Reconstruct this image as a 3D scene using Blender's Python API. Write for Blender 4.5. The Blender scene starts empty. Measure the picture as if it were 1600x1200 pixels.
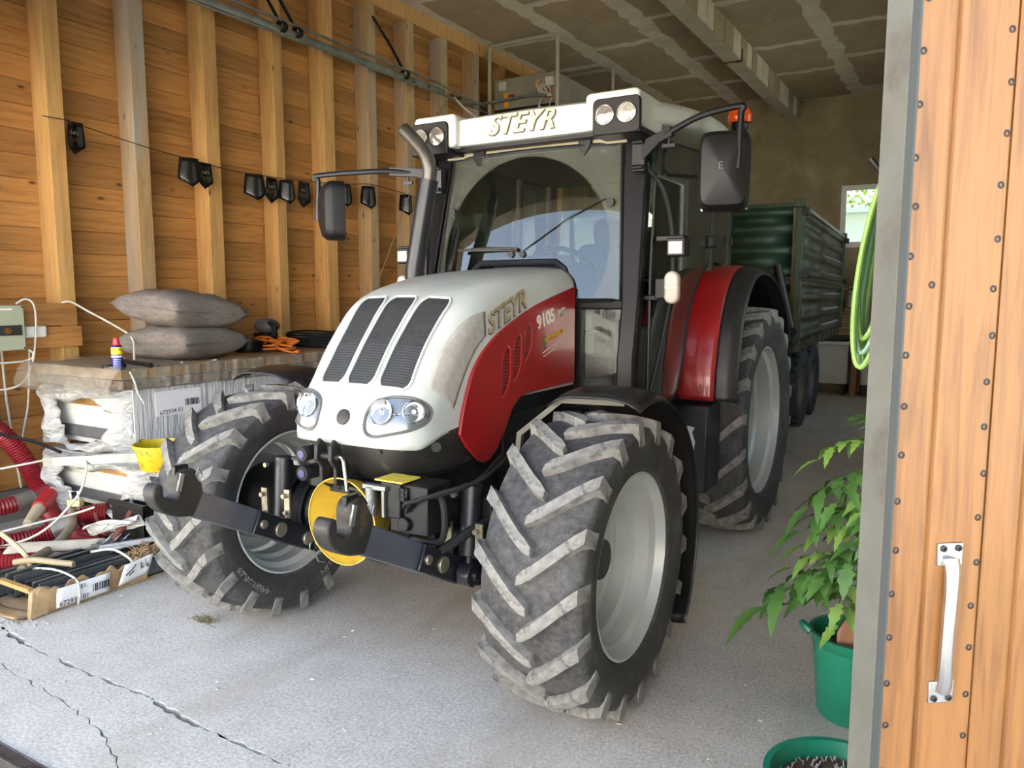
import bpy, bmesh, math, random
from mathutils import Vector, Matrix, Euler
random.seed(7)
R = math.radians
SC = bpy.context.scene
COL = SC.collection

# ------------------------------------------------------------------ camera, sky, sun, exposure
cam_d = bpy.data.cameras.new('camera'); cam = bpy.data.objects.new('camera', cam_d); COL.objects.link(cam)
cam.location = (0, 0, 1.75)
cam.rotation_euler = (R(90 - 6.6), 0, R(30.6))
cam_d.sensor_width = 36; cam_d.lens = 1202 / 1600 * 36; cam_d.clip_start = 0.02; cam_d.clip_end = 400
SC.camera = cam
world = bpy.data.worlds.new('sky'); SC.world = world; world.use_nodes = True
wn = world.node_tree; wn.nodes.clear()
wo = wn.nodes.new('ShaderNodeOutputWorld'); wb = wn.nodes.new('ShaderNodeBackground'); ws = wn.nodes.new('ShaderNodeTexSky')
ws.sky_type = 'NISHITA'; ws.sun_disc = False; ws.sun_elevation = R(42); ws.sun_rotation = R(-34); ws.altitude = 400
ws.air_density = 1.0; ws.dust_density = 1.5
wb.inputs['Strength'].default_value = 0.55
wm = wn.nodes.new('ShaderNodeMix'); wm.data_type = 'RGBA'; wm.blend_type = 'MULTIPLY'; wm.inputs['Factor'].default_value = 1.0
wm.inputs['B'].default_value = (1.18, .98, .79, 1)          # the photograph's white balance: open shade reads neutral
wn.links.new(ws.outputs[0], wm.inputs['A']); wn.links.new(wm.outputs['Result'], wb.inputs['Color']); wn.links.new(wb.outputs[0], wo.inputs['Surface'])
sun_d = bpy.data.lights.new('sun', 'SUN'); sun = bpy.data.objects.new('sun', sun_d); COL.objects.link(sun)
sun_d.energy = 30.0; sun_d.angle = R(0.6); sun_d.color = (1.0, 0.97, 0.92)
sun.rotation_euler = Vector((0.5, -0.75, -0.75)).to_track_quat('-Z', 'Y').to_euler()
SC.view_settings.view_transform = 'Standard'; SC.view_settings.look = 'None'
SC.view_settings.gamma = 1.0; SC.view_settings.use_curve_mapping = False
SC.view_settings.exposure = 1.25

# ------------------------------------------------------------------ materials
def S(v):                       # sRGB 0..255 -> linear
    return tuple(((c / 255) / 12.92 if c / 255 <= .04045 else ((c / 255 + .055) / 1.055) ** 2.4) for c in v) + (1.0,)
def new_mat(name):
    m = bpy.data.materials.new(name); m.use_nodes = True
    return m, m.node_tree, m.node_tree.nodes['Principled BSDF']
def coords(nt, scale=(1, 1, 1), kind='Object', rnd=False):
    tc = nt.nodes.new('ShaderNodeTexCoord'); mp = nt.nodes.new('ShaderNodeMapping')
    mp.inputs['Scale'].default_value = scale
    nt.links.new(tc.outputs[kind], mp.inputs['Vector'])
    if rnd:
        oi = nt.nodes.new('ShaderNodeObjectInfo'); mu = nt.nodes.new('ShaderNodeMath'); mu.operation = 'MULTIPLY'; mu.inputs[1].default_value = 37.0
        nt.links.new(oi.outputs['Random'], mu.inputs[0]); nt.links.new(mu.outputs[0], mp.inputs['Location'])
    return mp.outputs['Vector']
def noise(nt, vec, scale, detail=4, rough=.55, dist=0):
    n = nt.nodes.new('ShaderNodeTexNoise'); n.inputs['Scale'].default_value = scale; n.inputs['Detail'].default_value = detail
    n.inputs['Roughness'].default_value = rough; n.inputs['Distortion'].default_value = dist
    nt.links.new(vec, n.inputs['Vector']); return n.outputs['Fac']
def ramp(nt, fac, stops):
    r = nt.nodes.new('ShaderNodeValToRGB'); e = r.color_ramp.elements
    while len(e) < len(stops): e.new(.5)
    for k, (p, c) in enumerate(stops): e[k].position = p; e[k].color = c
    nt.links.new(fac, r.inputs['Fac']); return r.outputs['Color']
def mix(nt, fac, a, b, mode='MIX'):
    m = nt.nodes.new('ShaderNodeMix'); m.data_type = 'RGBA'; m.blend_type = mode
    for s, v in ((m.inputs['Factor'], fac), (m.inputs['A'], a), (m.inputs['B'], b)):
        if hasattr(v, 'is_linked'): nt.links.new(v, s)
        else: s.default_value = v
    return m.outputs['Result']
def bump(nt, b, h, strength=.3, dist=.01):
    n = nt.nodes.new('ShaderNodeBump'); n.inputs['Strength'].default_value = strength; n.inputs['Distance'].default_value = dist
    nt.links.new(h, n.inputs['Height']); nt.links.new(n.outputs[0], b.inputs['Normal'])
def mat(name, c, rough=.5, metal=0.0, c2=None, scale=8, dirt=None, dirt_at=.62, dscale=3, bmp=0, bscale=60, coat=0, spec=None, lo=.35, hi=.7):
    """plain surface with a second tone in a noise and optional dirt blotches"""
    m, nt, b = new_mat(name); v = coords(nt)
    col = S(c)
    if c2: col = ramp(nt, noise(nt, v, scale), [(lo, S(c)), (hi, S(c2))])
    if dirt:
        f = ramp(nt, noise(nt, v, dscale, 8, .65), [(dirt_at - .08, (0, 0, 0, 1)), (dirt_at + .08, (1, 1, 1, 1))])
        col = mix(nt, f, col, S(dirt))
    if hasattr(col, 'is_linked'): nt.links.new(col, b.inputs['Base Color'])
    else: b.inputs['Base Color'].default_value = col
    b.inputs['Roughness'].default_value = rough; b.inputs['Metallic'].default_value = metal; b.inputs['Coat Weight'].default_value = coat
    if spec is not None: b.inputs['Specular IOR Level'].default_value = spec
    if bmp: bump(nt, b, noise(nt, v, bscale, 5), bmp, .004)
    return m
def wood(name, c, dark, axis, knot, rough=.6, gs=1.0, hue=.06, gray=None, kscale=1.0):
    """planed timber: grain along one axis, knots, each piece a little different"""
    m, nt, b = new_mat(name)
    sc = [9 * gs] * 3; sc['XYZ'.index(axis)] = .55 * gs
    v = coords(nt, tuple(sc), 'Object', True)
    g = noise(nt, v, 3.2, 6, .6, .8)
    col = ramp(nt, g, [(.28, S(dark)), (.52, S(c)), (.8, S([min(255, x * 1.09) for x in c]))])
    fine = noise(nt, v, 14, 3)
    col = mix(nt, .25, col, ramp(nt, fine, [(.3, S([x * .7 for x in c])), (.7, S(c))]))
    ks = [6.4 * kscale] * 3; ks['XYZ'.index(axis)] = 2.9 * kscale
    vo = nt.nodes.new('ShaderNodeTexVoronoi'); vo.inputs['Scale'].default_value = 1.0; vo.inputs['Randomness'].default_value = 1
    nt.links.new(coords(nt, tuple(ks), 'Object', True), vo.inputs['Vector'])
    kf = ramp(nt, vo.outputs['Distance'], [(.05, (1, 1, 1, 1)), (.085, (.35, .35, .35, 1)), (.15, (0, 0, 0, 1))])
    col = mix(nt, kf, col, S(knot))
    oi = nt.nodes.new('ShaderNodeObjectInfo'); hs = nt.nodes.new('ShaderNodeHueSaturation')
    mr = nt.nodes.new('ShaderNodeMapRange'); mr.inputs['To Min'].default_value = 1 - hue * 2.6; mr.inputs['To Max'].default_value = 1 + hue * 1.6
    nt.links.new(oi.outputs['Random'], mr.inputs['Value']); nt.links.new(mr.outputs[0], hs.inputs['Value']); nt.links.new(col, hs.inputs['Color'])
    col = hs.outputs[0]
    if gray:
        f = ramp(nt, noise(nt, coords(nt, (3, 3, .5), 'Object', True), 1.4, 4), [(.42, (0, 0, 0, 1)), (.62, (.85, .85, .85, 1))])
        col = mix(nt, f, col, S(gray))
    nt.links.new(col, b.inputs['Base Color']); b.inputs['Roughness'].default_value = rough
    bump(nt, b, g, .12, .004)
    return m
def glass(name, tint=(255, 255, 255), rough=0.0, alpha=None, dust=0.0):
    """thin pane: mostly see-through, mirror at grazing angles, some dust"""
    m, nt, b = new_mat(name); nt.nodes.remove(b)
    out = nt.nodes['Material Output']
    tr = nt.nodes.new('ShaderNodeBsdfTransparent'); tr.inputs[0].default_value = S(tint)
    gl = nt.nodes.new('ShaderNodeBsdfGlossy'); gl.inputs['Roughness'].default_value = rough
    fr = nt.nodes.new('ShaderNodeFresnel'); fr.inputs[0].default_value = 1.52
    mu = nt.nodes.new('ShaderNodeMath'); mu.operation = 'MULTIPLY_ADD'; mu.inputs[1].default_value = 1.6; mu.inputs[2].default_value = .05
    nt.links.new(fr.outputs[0], mu.inputs[0])
    mx = nt.nodes.new('ShaderNodeMixShader'); nt.links.new(mu.outputs[0], mx.inputs[0]); nt.links.new(tr.outputs[0], mx.inputs[1]); nt.links.new(gl.outputs[0], mx.inputs[2])
    last = mx.outputs[0]
    if dust:
        df = nt.nodes.new('ShaderNodeBsdfDiffuse'); df.inputs[0].default_value = S((170, 172, 160))
        f = ramp(nt, noise(nt, coords(nt, (1, 1, 1)), 7, 8, .7), [(.3, (dust * .6,) * 3 + (1,)), (.75, (dust * 1.5,) * 3 + (1,))])
        m2 = nt.nodes.new('ShaderNodeMixShader'); nt.links.new(f, m2.inputs[0]); nt.links.new(last, m2.inputs[1]); nt.links.new(df.outputs[0], m2.inputs[2]); last = m2.outputs[0]
    nt.links.new(last, out.inputs['Surface'])
    return m

# ------------------------------------------------------------------ geometry helpers
WL = {}
def crs(pts, n=6):
    P = [tuple(p) for p in pts]; P = [P[0]] + P + [P[-1]]; o = []
    for i in range(1, len(P) - 2):
        a, b, c, d = P[i - 1], P[i], P[i + 1], P[i + 2]
        for k in range(n):
            t = k / n
            o.append(tuple(.5 * (2 * b[j] + (c[j] - a[j]) * t + (2 * a[j] - 5 * b[j] + 4 * c[j] - d[j]) * t * t + (3 * b[j] - a[j] - 3 * c[j] + d[j]) * t ** 3) for j in range(len(b))))
    o.append(P[-2]); return o
class MB:
    def __init__(s): s.v = []; s.f = []
    def add(s, vs, fs):
        k = len(s.v); s.v += [tuple(p) for p in vs]; s.f += [tuple(i + k for i in f) for f in fs]; return s
    def box(s, c, d, rot=None):
        c = Vector(c); vs = []
        for z in (-.5, .5):
            for y in (-.5, .5):
                for x in (-.5, .5):
                    p = Vector((x * d[0], y * d[1], z * d[2]))
                    if rot: p = rot @ p
                    vs.append(c + p)
        return s.add(vs, [(0, 2, 3, 1), (4, 5, 7, 6), (0, 1, 5, 4), (2, 6, 7, 3), (0, 4, 6, 2), (1, 3, 7, 5)])
    def b2(s, a, b): return s.box([(i + j) / 2 for i, j in zip(a, b)], [abs(j - i) for i, j in zip(a, b)])
    def beam(s, p0, p1, w, h, up=(0, 0, 1)):
        p0, p1 = Vector(p0), Vector(p1); d = (p1 - p0); L = d.length; d.normalize()
        x = d.cross(Vector(up)).normalized(); z = x.cross(d)
        return s.box((p0 + p1) / 2, (w, L, h), Matrix((x, d, z)).transposed())
    def cyl(s, p0, p1, r0, r1=None, n=16, caps=True):
        r1 = r0 if r1 is None else r1
        p0, p1 = Vector(p0), Vector(p1); d = (p1 - p0).normalized()
        x = d.orthogonal().normalized(); y = d.cross(x)
        vs = []
        for p, r in ((p0, r0), (p1, r1)):
            for k in range(n):
                a = 2 * math.pi * k / n; vs.append(p + (x * math.cos(a) + y * math.sin(a)) * r)
        fs = [(k, (k + 1) % n, n + (k + 1) % n, n + k) for k in range(n)]
        if caps: fs += [tuple(range(n))[::-1], tuple(range(n, 2 * n))]
        return s.add(vs, fs)
    def tube(s, pts, r, n=8, caps=True, closed=False):
        P = [Vector(p) for p in pts]; m = len(P); vs = []; x = None
        for i in range(m):
            a = P[i - 1] if (i > 0 or closed) else P[i]; b = P[(i + 1) % m] if (i < m - 1 or closed) else P[i]
            d = (b - a).normalized()
            if x is None: x = d.orthogonal().normalized()
            x = (x - d * x.dot(d)).normalized(); y = d.cross(x)
            rr = r[i] if isinstance(r, (list, tuple)) else r
            for k in range(n):
                t = 2 * math.pi * k / n; vs.append(P[i] + (x * math.cos(t) + y * math.sin(t)) * rr)
        fs = []
        for i in range(m if closed else m - 1):
            j = (i + 1) % m
            fs += [(i * n + k, i * n + (k + 1) % n, j * n + (k + 1) % n, j * n + k) for k in range(n)]
        if caps and not closed: fs += [tuple(range(n))[::-1], tuple(range((m - 1) * n, m * n))]
        return s.add(vs, fs)
    def lathe(s, prof, c=(0, 0, 0), axis='X', n=48, a0=0, a1=2 * math.pi):
        full = abs(a1 - a0 - 2 * math.pi) < 1e-6; nn = n if full else n + 1; vs = []
        for k in range(nn):
            t = a0 + (a1 - a0) * k / n; co, si = math.cos(t), math.sin(t)
            for (h, r) in prof:
                p = {'X': (h, r * co, r * si), 'Y': (r * co, h, r * si), 'Z': (r * co, r * si, h)}[axis]
                vs.append((p[0] + c[0], p[1] + c[1], p[2] + c[2]))
        m = len(prof); fs = []
        for k in range(n):
            j = (k + 1) % nn
            fs += [(k * m + i, k * m + i + 1, j * m + i + 1, j * m + i) for i in range(m - 1)]
        return s.add(vs, fs)
    def prism(s, poly, plane, a, b):
        def P(u, v, w): return {'yz': (w, u, v), 'xz': (u, w, v), 'xy': (u, v, w)}[plane]
        n = len(poly)
        vs = [P(u, v, a) for u, v in poly] + [P(u, v, b) for u, v in poly]
        return s.add(vs, [tuple(range(n))[::-1], tuple(range(n, 2 * n))] + [(k, (k + 1) % n, n + (k + 1) % n, n + k) for k in range(n)])
    def grid(s, fn, nu, nv, closeu=False):
        vs = [fn(i / nu, j / nv) for i in range(nu if closeu else nu + 1) for j in range(nv + 1)]; fs = []
        mu = nu if closeu else nu + 1
        for i in range(nu):
            k = (i + 1) % mu
            fs += [(i * (nv + 1) + j, k * (nv + 1) + j, k * (nv + 1) + j + 1, i * (nv + 1) + j + 1) for j in range(nv)]
        return s.add(vs, fs)
    def ball(s, c, r, n=12, sc=(1, 1, 1)):
        pr = [(-math.cos(math.pi * k / n) * r, max(1e-4, math.sin(math.pi * k / n) * r)) for k in range(n + 1)]
        k0 = len(s.v); s.lathe(pr, (0, 0, 0), 'Z', n * 2)
        for i in range(k0, len(s.v)): p = s.v[i]; s.v[i] = (c[0] + p[0] * sc[0], c[1] + p[1] * sc[1], c[2] + p[2] * sc[2])
        return s
    def shift(s, d): s.v = [(p[0] + d[0], p[1] + d[1], p[2] + d[2]) for p in s.v]; return s
    def mesh(s, name, o=(0, 0, 0), smooth=38):
        me = bpy.data.meshes.new(name)
        me.from_pydata([(p[0] - o[0], p[1] - o[1], p[2] - o[2]) for p in s.v], [], s.f)
        bm = bmesh.new(); bm.from_mesh(me); bmesh.ops.recalc_face_normals(bm, faces=bm.faces); bm.to_mesh(me); bm.free()
        if smooth:
            me.shade_smooth(); me.set_sharp_from_angle(angle=R(smooth))
        return me
    def build(s, name, m, parent=None, origin=None, smooth=38, bevel=0, thick=0, seg=2):
        o = Vector(origin) if origin is not None else (WL[parent.name] if parent else Vector(((min(p[0] for p in s.v) + max(p[0] for p in s.v)) / 2, (min(p[1] for p in s.v) + max(p[1] for p in s.v)) / 2, min(p[2] for p in s.v))))
        me = s.mesh(name, o, smooth); me.materials.append(m)
        return place(name, me, parent, o, bevel, thick, seg)
def place(name, me, parent, o, bevel=0, thick=0, seg=2):
    ob = bpy.data.objects.new(name, me); COL.objects.link(ob)
    if parent: ob.parent = parent; ob.location = Vector(o) - WL[parent.name]
    else: ob.location = o
    WL[ob.name] = Vector(o)
    if thick: md = ob.modifiers.new('solid', 'SOLIDIFY'); md.thickness = thick; md.offset = -1
    if bevel: md = ob.modifiers.new('bevel', 'BEVEL'); md.width = bevel; md.segments = seg; md.limit_method = 'ANGLE'; md.angle_limit = R(40)
    return ob
def tag(o, label, cat=None, group=None, kind=None):
    o['label'] = label
    if cat: o['category'] = cat
    if group: o['group'] = group
    if kind: o['kind'] = kind
    return o
def struct(o, label=None):
    o['kind'] = 'structure'
    if label: o['label'] = label
    return o
def thing(name, loc, label, cat, group=None):
    o = bpy.data.objects.new(name, None); COL.objects.link(o); o.location = loc; o.empty_display_size = .1
    WL[o.name] = Vector(loc); return tag(o, label, cat, group)
def copy_part(src, parent, o=None, rot=None):
    c = src.copy(); COL.objects.link(c); c.parent = parent
    o = Vector(o) if o is not None else WL[src.name]
    c.location = o - WL[parent.name] if parent else o
    if rot: c.rotation_euler = rot
    WL[c.name] = o; return c
def text_mesh(txt, size, extrude=.001, shear=0, bold=0, space=1.0):
    cu = bpy.data.curves.new('txt', 'FONT'); cu.body = txt; cu.size = size; cu.extrude = extrude; cu.shear = shear; cu.offset = bold
    cu.align_x = 'CENTER'; cu.align_y = 'CENTER'; cu.space_character = space; cu.resolution_u = 3
    ob = bpy.data.objects.new('txt', cu); COL.objects.link(ob)
    bpy.context.view_layer.update()
    me = bpy.data.meshes.new_from_object(ob.evaluated_get(bpy.context.evaluated_depsgraph_get()))
    bpy.data.objects.remove(ob); bpy.data.curves.remove(cu); return me
def put_text(name, txt, size, m, parent, loc, xdir, ydir, **k):
    """flat lettering: xdir is the reading direction, ydir the letters' up direction"""
    me = text_mesh(txt, size, **k); me.materials.clear(); me.materials.append(m)
    x = Vector(xdir).normalized(); z = x.cross(Vector(ydir)).normalized(); y = z.cross(x)
    M = Matrix((x, y, z)).transposed().to_4x4(); me.transform(M)
    return place(name, me, parent, Vector(loc))
# ------------------------------------------------------------------ shared materials
M = {}
M['board'] = wood('wall_board_wood', (184, 130, 70), (140, 92, 44), 'Y', (86, 50, 24), hue=.10)
M['stud'] = wood('stud_wood', (206, 160, 98), (176, 128, 72), 'Z', (104, 66, 36), hue=.05)
M['stud_gray'] = wood('weathered_stud_wood', (190, 156, 110), (150, 122, 88), 'Z', (84, 62, 42), hue=.05, gray=(166, 158, 146))
M['cladding'] = wood('door_cladding_wood', (136, 93, 49), (100, 62, 29), 'Z', (104, 64, 32), rough=.42, gs=1.6, hue=.02, kscale=.5)
M['groove'] = wood('door_groove_wood', (196, 128, 72), (160, 98, 54), 'Z', (150, 90, 50), rough=.5)
M['rough_wood'] = wood('bench_wood', (150, 116, 78), (118, 88, 56), 'Z', (80, 54, 32))
M['plank'] = wood('stacked_plank_wood', (168, 138, 96), (130, 104, 70), 'X', (90, 62, 38), hue=.1)
M['galv'] = mat('galvanised_steel', (150, 152, 148), .42, .75, (118, 120, 118), 6)
M['black'] = mat('black_plastic', (15, 15, 16), .42, 0, (24, 24, 24), 5, spec=.3)
M['rubber'] = mat('black_rubber', (24, 24, 25), .65, 0, (36, 35, 35), 9, spec=.3)
M['white_cable'] = mat('pale_cable', (214, 210, 200), .5, 0, (190, 186, 174), 12)
M['chrome'] = mat('bright_metal', (214, 214, 212), .2, 1.0)

# ------------------------------------------------------------------ floor: two concrete slabs and an apron, cracked apart
def concrete():
    m, nt, b = new_mat('concrete'); v = coords(nt)
    big = noise(nt, v, .7, 6, .6); mid = noise(nt, v, 5, 8, .7); fine = noise(nt, v, 70, 4, .8)
    col = ramp(nt, big, [(.3, S((172, 168, 158))), (.55, S((200, 197, 188))), (.75, S((216, 213, 205)))])
    col = mix(nt, .55, col, ramp(nt, mid, [(.32, S((158, 153, 143))), (.55, S((204, 200, 191))), (.72, S((224, 221, 214)))]))
    col = mix(nt, .5, col, ramp(nt, fine, [(.36, S((140, 135, 126))), (.5, S((206, 203, 195))), (.62, S((240, 238, 232)))]))
    st = ramp(nt, noise(nt, coords(nt, (1.2, .35, 1)), 1.1, 5, .6), [(.5, (0, 0, 0, 1)), (.68, (.7, .7, .7, 1))])
    col = mix(nt, st, col, S((168, 155, 136)))
    nt.links.new(col, b.inputs['Base Color']); b.inputs['Roughness'].default_value = .82
    bump(nt, b, fine, .35, .004); return m
M['concrete'] = concrete()
M['bed'] = mat('crack_gravel_bed', (112, 104, 92), .95, 0, (150, 144, 132), 60, bmp=.8, bscale=120)
bed = MB().b2((-7.0, 1.40, -.20), (1.6, 15.6, -.02)).build('floor', M['bed'], origin=(0, 0, -.2)); struct(bed, 'concrete garage floor with cracks near the threshold')
def jag(pts, step=.035, amp=.012, seed=1):
    rn = random.Random(seed); o = []
    for (x0, y0), (x1, y1) in zip(pts, pts[1:]):
        n = max(1, int(math.hypot(x1 - x0, y1 - y0) / step))
        for k in range(n): o.append((x0 + (x1 - x0) * k / n, y0 + (y1 - y0) * k / n + rn.uniform(-amp, amp)))
    o.append(pts[-1]); return o
c1 = [(-7.0, 2.02), (-4.9, 2.0), (-4.33, 1.985), (-3.85, 1.94), (-3.4, 1.93), (-3.0, 1.945), (-2.78, 1.93), (-2.55, 1.90), (-2.28, 1.905), (-1.8, 1.89), (-.9, 1.92), (1.6, 1.95)]
c2 = [(-7.0, 1.80), (-4.2, 1.79), (-3.7, 1.755), (-3.3, 1.73), (-3.05, 1.70), (-2.85, 1.655), (-2.7, 1.60), (-2.55, 1.53), (-2.48, 1.42)]
def gap(pts, base, amp, seed):
    rn = random.Random(seed); return [(x, y - base - amp * max(0, math.sin(x * 3.1 + seed) * math.sin(x * 7.3)) - rn.uniform(0, .006)) for x, y in pts]
j1 = jag(c1, seed=3); j1b = gap(jag(c1, seed=4), .004, .03, 1); j2 = jag(c2, seed=5); j2b = gap(jag(c2, amp=.008, seed=5), .004, .004, 2)
def slab(poly):
    return MB().prism(poly, 'xy', -.06, 0).build('slab', M['concrete'], bed, smooth=0)
slab(j1 + [(1.6, 15.6), (-7.0, 15.6)])
slab([(-7.0, j2[0][1])] + j2[1:] + [(-2.40, 1.42), (1.6, 1.42)] + j1b[::-1])
slab([(-7.0, 1.42)] + [(-2.52, 1.42)] + j2b[::-1][1:])
m_yard, nt, b_ = new_mat('yard_gravel')
yv = coords(nt); nt.links.new(ramp(nt, noise(nt, yv, 3, 8, .7), [(.3, S((150, 146, 138))), (.7, S((205, 202, 194)))]), b_.inputs['Base Color']); b_.inputs['Roughness'].default_value = .95
yard = MB().add([(-40, -40, -.03), (40, -40, -.03), (40, 1.36, -.03), (-40, 1.36, -.03)], [(0, 1, 2, 3)]).build('yard_ground', m_yard); struct(yard, 'sunlit gravel yard in front of the garage')
back_g = MB().add([(-40, 15.6, -.03), (40, 15.6, -.03), (40, 60, -.03), (-40, 60, -.03)], [(0, 1, 2, 3)]).build('garden_ground', mat('garden_grass', (96, 120, 60), .95, 0, (140, 150, 90), 2)); struct(back_g, 'garden behind the window')
th = MB(); th.b2((-7, 1.36, -.08), (1.6, 1.372, .012)); th.b2((-7, 1.372, -.02), (1.6, 1.425, -.002)); th.b2((-7, 1.418, -.08), (1.6, 1.425, .006))
struct(th.build('trim_1', mat('dark_threshold_steel', (74, 66, 66), .5, .6, (104, 98, 94), 20), bevel=.002), 'dark steel channel along the threshold')

# ------------------------------------------------------------------ left wall of boards and studs
WX = -6.345; ZC = 5.27; YB = 15.2; YF = 2.0
M['plinth'] = mat('plinth_concrete', (136, 130, 120), .9, 0, (110, 102, 90), 4, bmp=.4)
wl = MB().b2((WX - .16, YF - .25, 0), (WX - .025, YB + .3, ZC)).b2((WX - .16, YF - .25, -.1), (WX + .02, YB, .24)).build('wall_left', M['plinth']); struct(wl, 'timber wall of horizontal boards behind upright studs')
pitch = .185; z = .24; k = 0; rn = random.Random(11)
while z < ZC - .02:
    z1 = min(z + pitch, ZC)
    cuts = [YF - .1] + sorted(rn.sample([4.2, 5.66, 7.1, 8.54, 9.98, 11.4], rn.choice((1, 1, 2)))) + [YB]
    for y0, y1 in zip(cuts, cuts[1:]):
        mb = MB().prism([(WX - .025, z + .001), (WX - .004, z + .001), (WX, z + .006), (WX, z1 - .006), (WX - .004, z1 - .001), (WX - .025, z1 - .001)], 'xz', y0 + .0006, y1 - .0006)
        mb.build('board', M['board'], wl, origin=(WX, (y0 + y1) / 2, z), smooth=0)
    z = z1; k += 1
stud_y = [2.68, 3.42, 4.13, 4.85, 5.68, 6.38, 7.11, 7.83, 8.57, 9.34, 10.06, 10.8, 11.5, 12.2, 12.95, 13.7, 14.4]
for i, y in enumerate(stud_y):
    w = (.13, .125, .135, .15, .12, .16, .14, .15, .13)[i % 9]
    MB().b2((WX + .001, y, .24), (-6.14, y + w, ZC - .18)).build('stud', M['stud_gray'] if i in (2, 6, 7, 8, 9) else M['stud'], wl, origin=(WX + .08, y + w / 2, .24), bevel=.004, smooth=0)
MB().b2((WX + .001, YF - .1, ZC - .18), (-6.13, YB, ZC)).build('top_plate', M['stud'], wl, bevel=.004, smooth=0)

# ------------------------------------------------------------------ ceiling of plasterboards with filled joints
M['filler'] = mat('joint_filler', (216, 206, 184), .9, 0, (196, 184, 160), 3)
M['plaster'] = mat('ceiling_plasterboard', (172, 154, 124), .9, 0, (154, 136, 108), 1.6, dirt=(198, 184, 158), dirt_at=.66, dscale=1.6)
ce = MB().b2((-6.5, YF - .25, ZC), (1.6, YB + .3, ZC + .2)).build('ceiling', M['filler'], origin=(-2.5, 8, ZC)); struct(ce, 'plasterboard ceiling with pale filled joints')
rn = random.Random(5)
xs = [-6.12, -5.0, -3.9, -3.05, -1.9, -.75, .4, 1.5]
for i, (x0, x1) in enumerate(zip(xs, xs[1:])):
    y = YF + rn.uniform(-.6, 0)
    while y < YB - .05:
        y1 = min(y + rn.choice((1.5, 2.0, 2.0)), YB)
        ya, yb, xa, xb = max(y, YF - .2) + .10, y1 - .07, x0 + .13, x1 - .12
        P = []
        def side(ax, ay, bx, by, n):
            for q in range(n):
                t = q / n; P.append((ax + (bx - ax) * t + rn.uniform(-.035, .035), ay + (by - ay) * t + rn.uniform(-.035, .035)))
        if yb - ya > .3:
            side(xa, ya, xb, ya, 7); side(xb, ya, xb, yb, 11); side(xb, yb, xa, yb, 7); side(xa, yb, xa, ya, 11)
            MB().prism(P, 'xy', ZC - .003, ZC + .01).build('panel', M['plaster'], ce, origin=((xa + xb) / 2, (ya + yb) / 2, ZC), smooth=0)
        y = y1
# ceiling beam with battened flank
bm_ = MB().b2((-3.12, YF - .2, 4.95), (-2.90, YB, ZC)).build('beam_casing', mat('beam_plaster', (178, 168, 146), .9, 0, (160, 148, 124), 2.5), bevel=.004)
struct(bm_, 'pale boxed beam running along the ceiling')
rn = random.Random(9); y = YF
while y < YB - .1:
    d = rn.uniform(.28, .5)
    MB().b2((-2.901, y, 4.955), (-2.886, min(y + d - .03, YB), ZC)).build('block', M['plaster' if rn.random() < .3 else 'filler'], bm_, smooth=0)
    y += d
pm = mat('dark_red_marking', (92, 22, 26), .8)
pp = MB(); 
for a, b in (((-3.13, 11.05, 4.944), (-2.95, 11.1, 4.949)), ((-2.99, 11.05, 4.944), (-2.885, 11.13, 4.949)), ((-2.886, 11.06, 4.945), (-2.88, 11.12, 5.1))): pp.b2(a, b)
pp.build('paint_mark', pm, bm_)

# ------------------------------------------------------------------ back wall with window, right wall, front wall
M['render'] = mat('wall_render', (158, 142, 112), .95, 0, (128, 112, 84), 1.3, dirt=(178, 164, 132), dirt_at=.6, dscale=.9, bmp=.3, bscale=40)
wx0, wx1, wz0, wz1 = -2.10, -.85, 2.60, 3.70
wbk = MB()
for a, b in (((-6.5, YB, -.1), (wx0, YB + .3, ZC)), ((wx1, YB, -.1), (1.6, YB + .3, ZC)), ((wx0, YB, -.1), (wx1, YB + .3, wz0)), ((wx0, YB, wz1), (wx1, YB + .3, ZC))): wbk.b2(a, b)
struct(wbk.build('wall_back', M['render'], origin=(-2.5, YB, 0)), 'bare rendered back wall')
M['pvc'] = mat('white_window_frame', (226, 226, 220), .4)
fw = MB()
for a, b in (((wx0, YB + .01, wz0), (wx0 + .09, YB + .09, wz1)), ((wx1 - .09, YB + .01, wz0), (wx1, YB + .09, wz1)), ((wx0 + .09, YB + .01, wz0), (wx1 - .09, YB + .09, wz0 + .10)), ((wx0 + .09, YB + .01, wz1 - .09), (wx1 - .09, YB + .09, wz1)), ((-1.49, YB + .012, wz0 + .1), (-1.45, YB + .088, wz1 - .09))): fw.b2(a, b)
win = fw.build('window_1', M['pvc'], bevel=.004); struct(win, 'white framed window in the back wall')
for a, b in ((wx0 + .085, -1.485), (-1.455, wx1 - .085)):
    MB().b2((a, YB + .045, wz0 + .095), (b, YB + .055, wz1 - .085)).build('pane', glass('window_glass', (240, 246, 246)), win)
MB().b2((wx0 + .05, YB - .012, 3.16), (wx0 + .075, YB + .012, 3.22)).b2((wx0 + .055, YB - .03, 3.05), (wx0 + .07, YB - .012, 3.2)).build('handle', M['pvc'], win, bevel=.003)
rw_ = MB(); WR = ((5.2, 8.4), (10.0, 13.2)); ys = YF - .25  # both window openings are added, out of view, to light the deep interior
for y0, y1 in WR: rw_.b2((1.25, ys, -.1), (1.5, y0, ZC)); rw_.b2((1.25, y0, -.1), (1.5, y1, 1.3)); rw_.b2((1.25, y0, 3.7), (1.5, y1, ZC)); ys = y1
rw_.b2((1.25, ys, -.1), (1.5, YB + .3, ZC))
struct(rw_.build('wall_right', mat('pale_bounce_render', (206, 200, 182), .95, 0, (186, 178, 158), 1.5), origin=(1.3, 8, 0)), 'unseen pale rendered wall with two windows added for light')  # unseen wall kept pale so it bounces light onto the tractor's side
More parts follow.
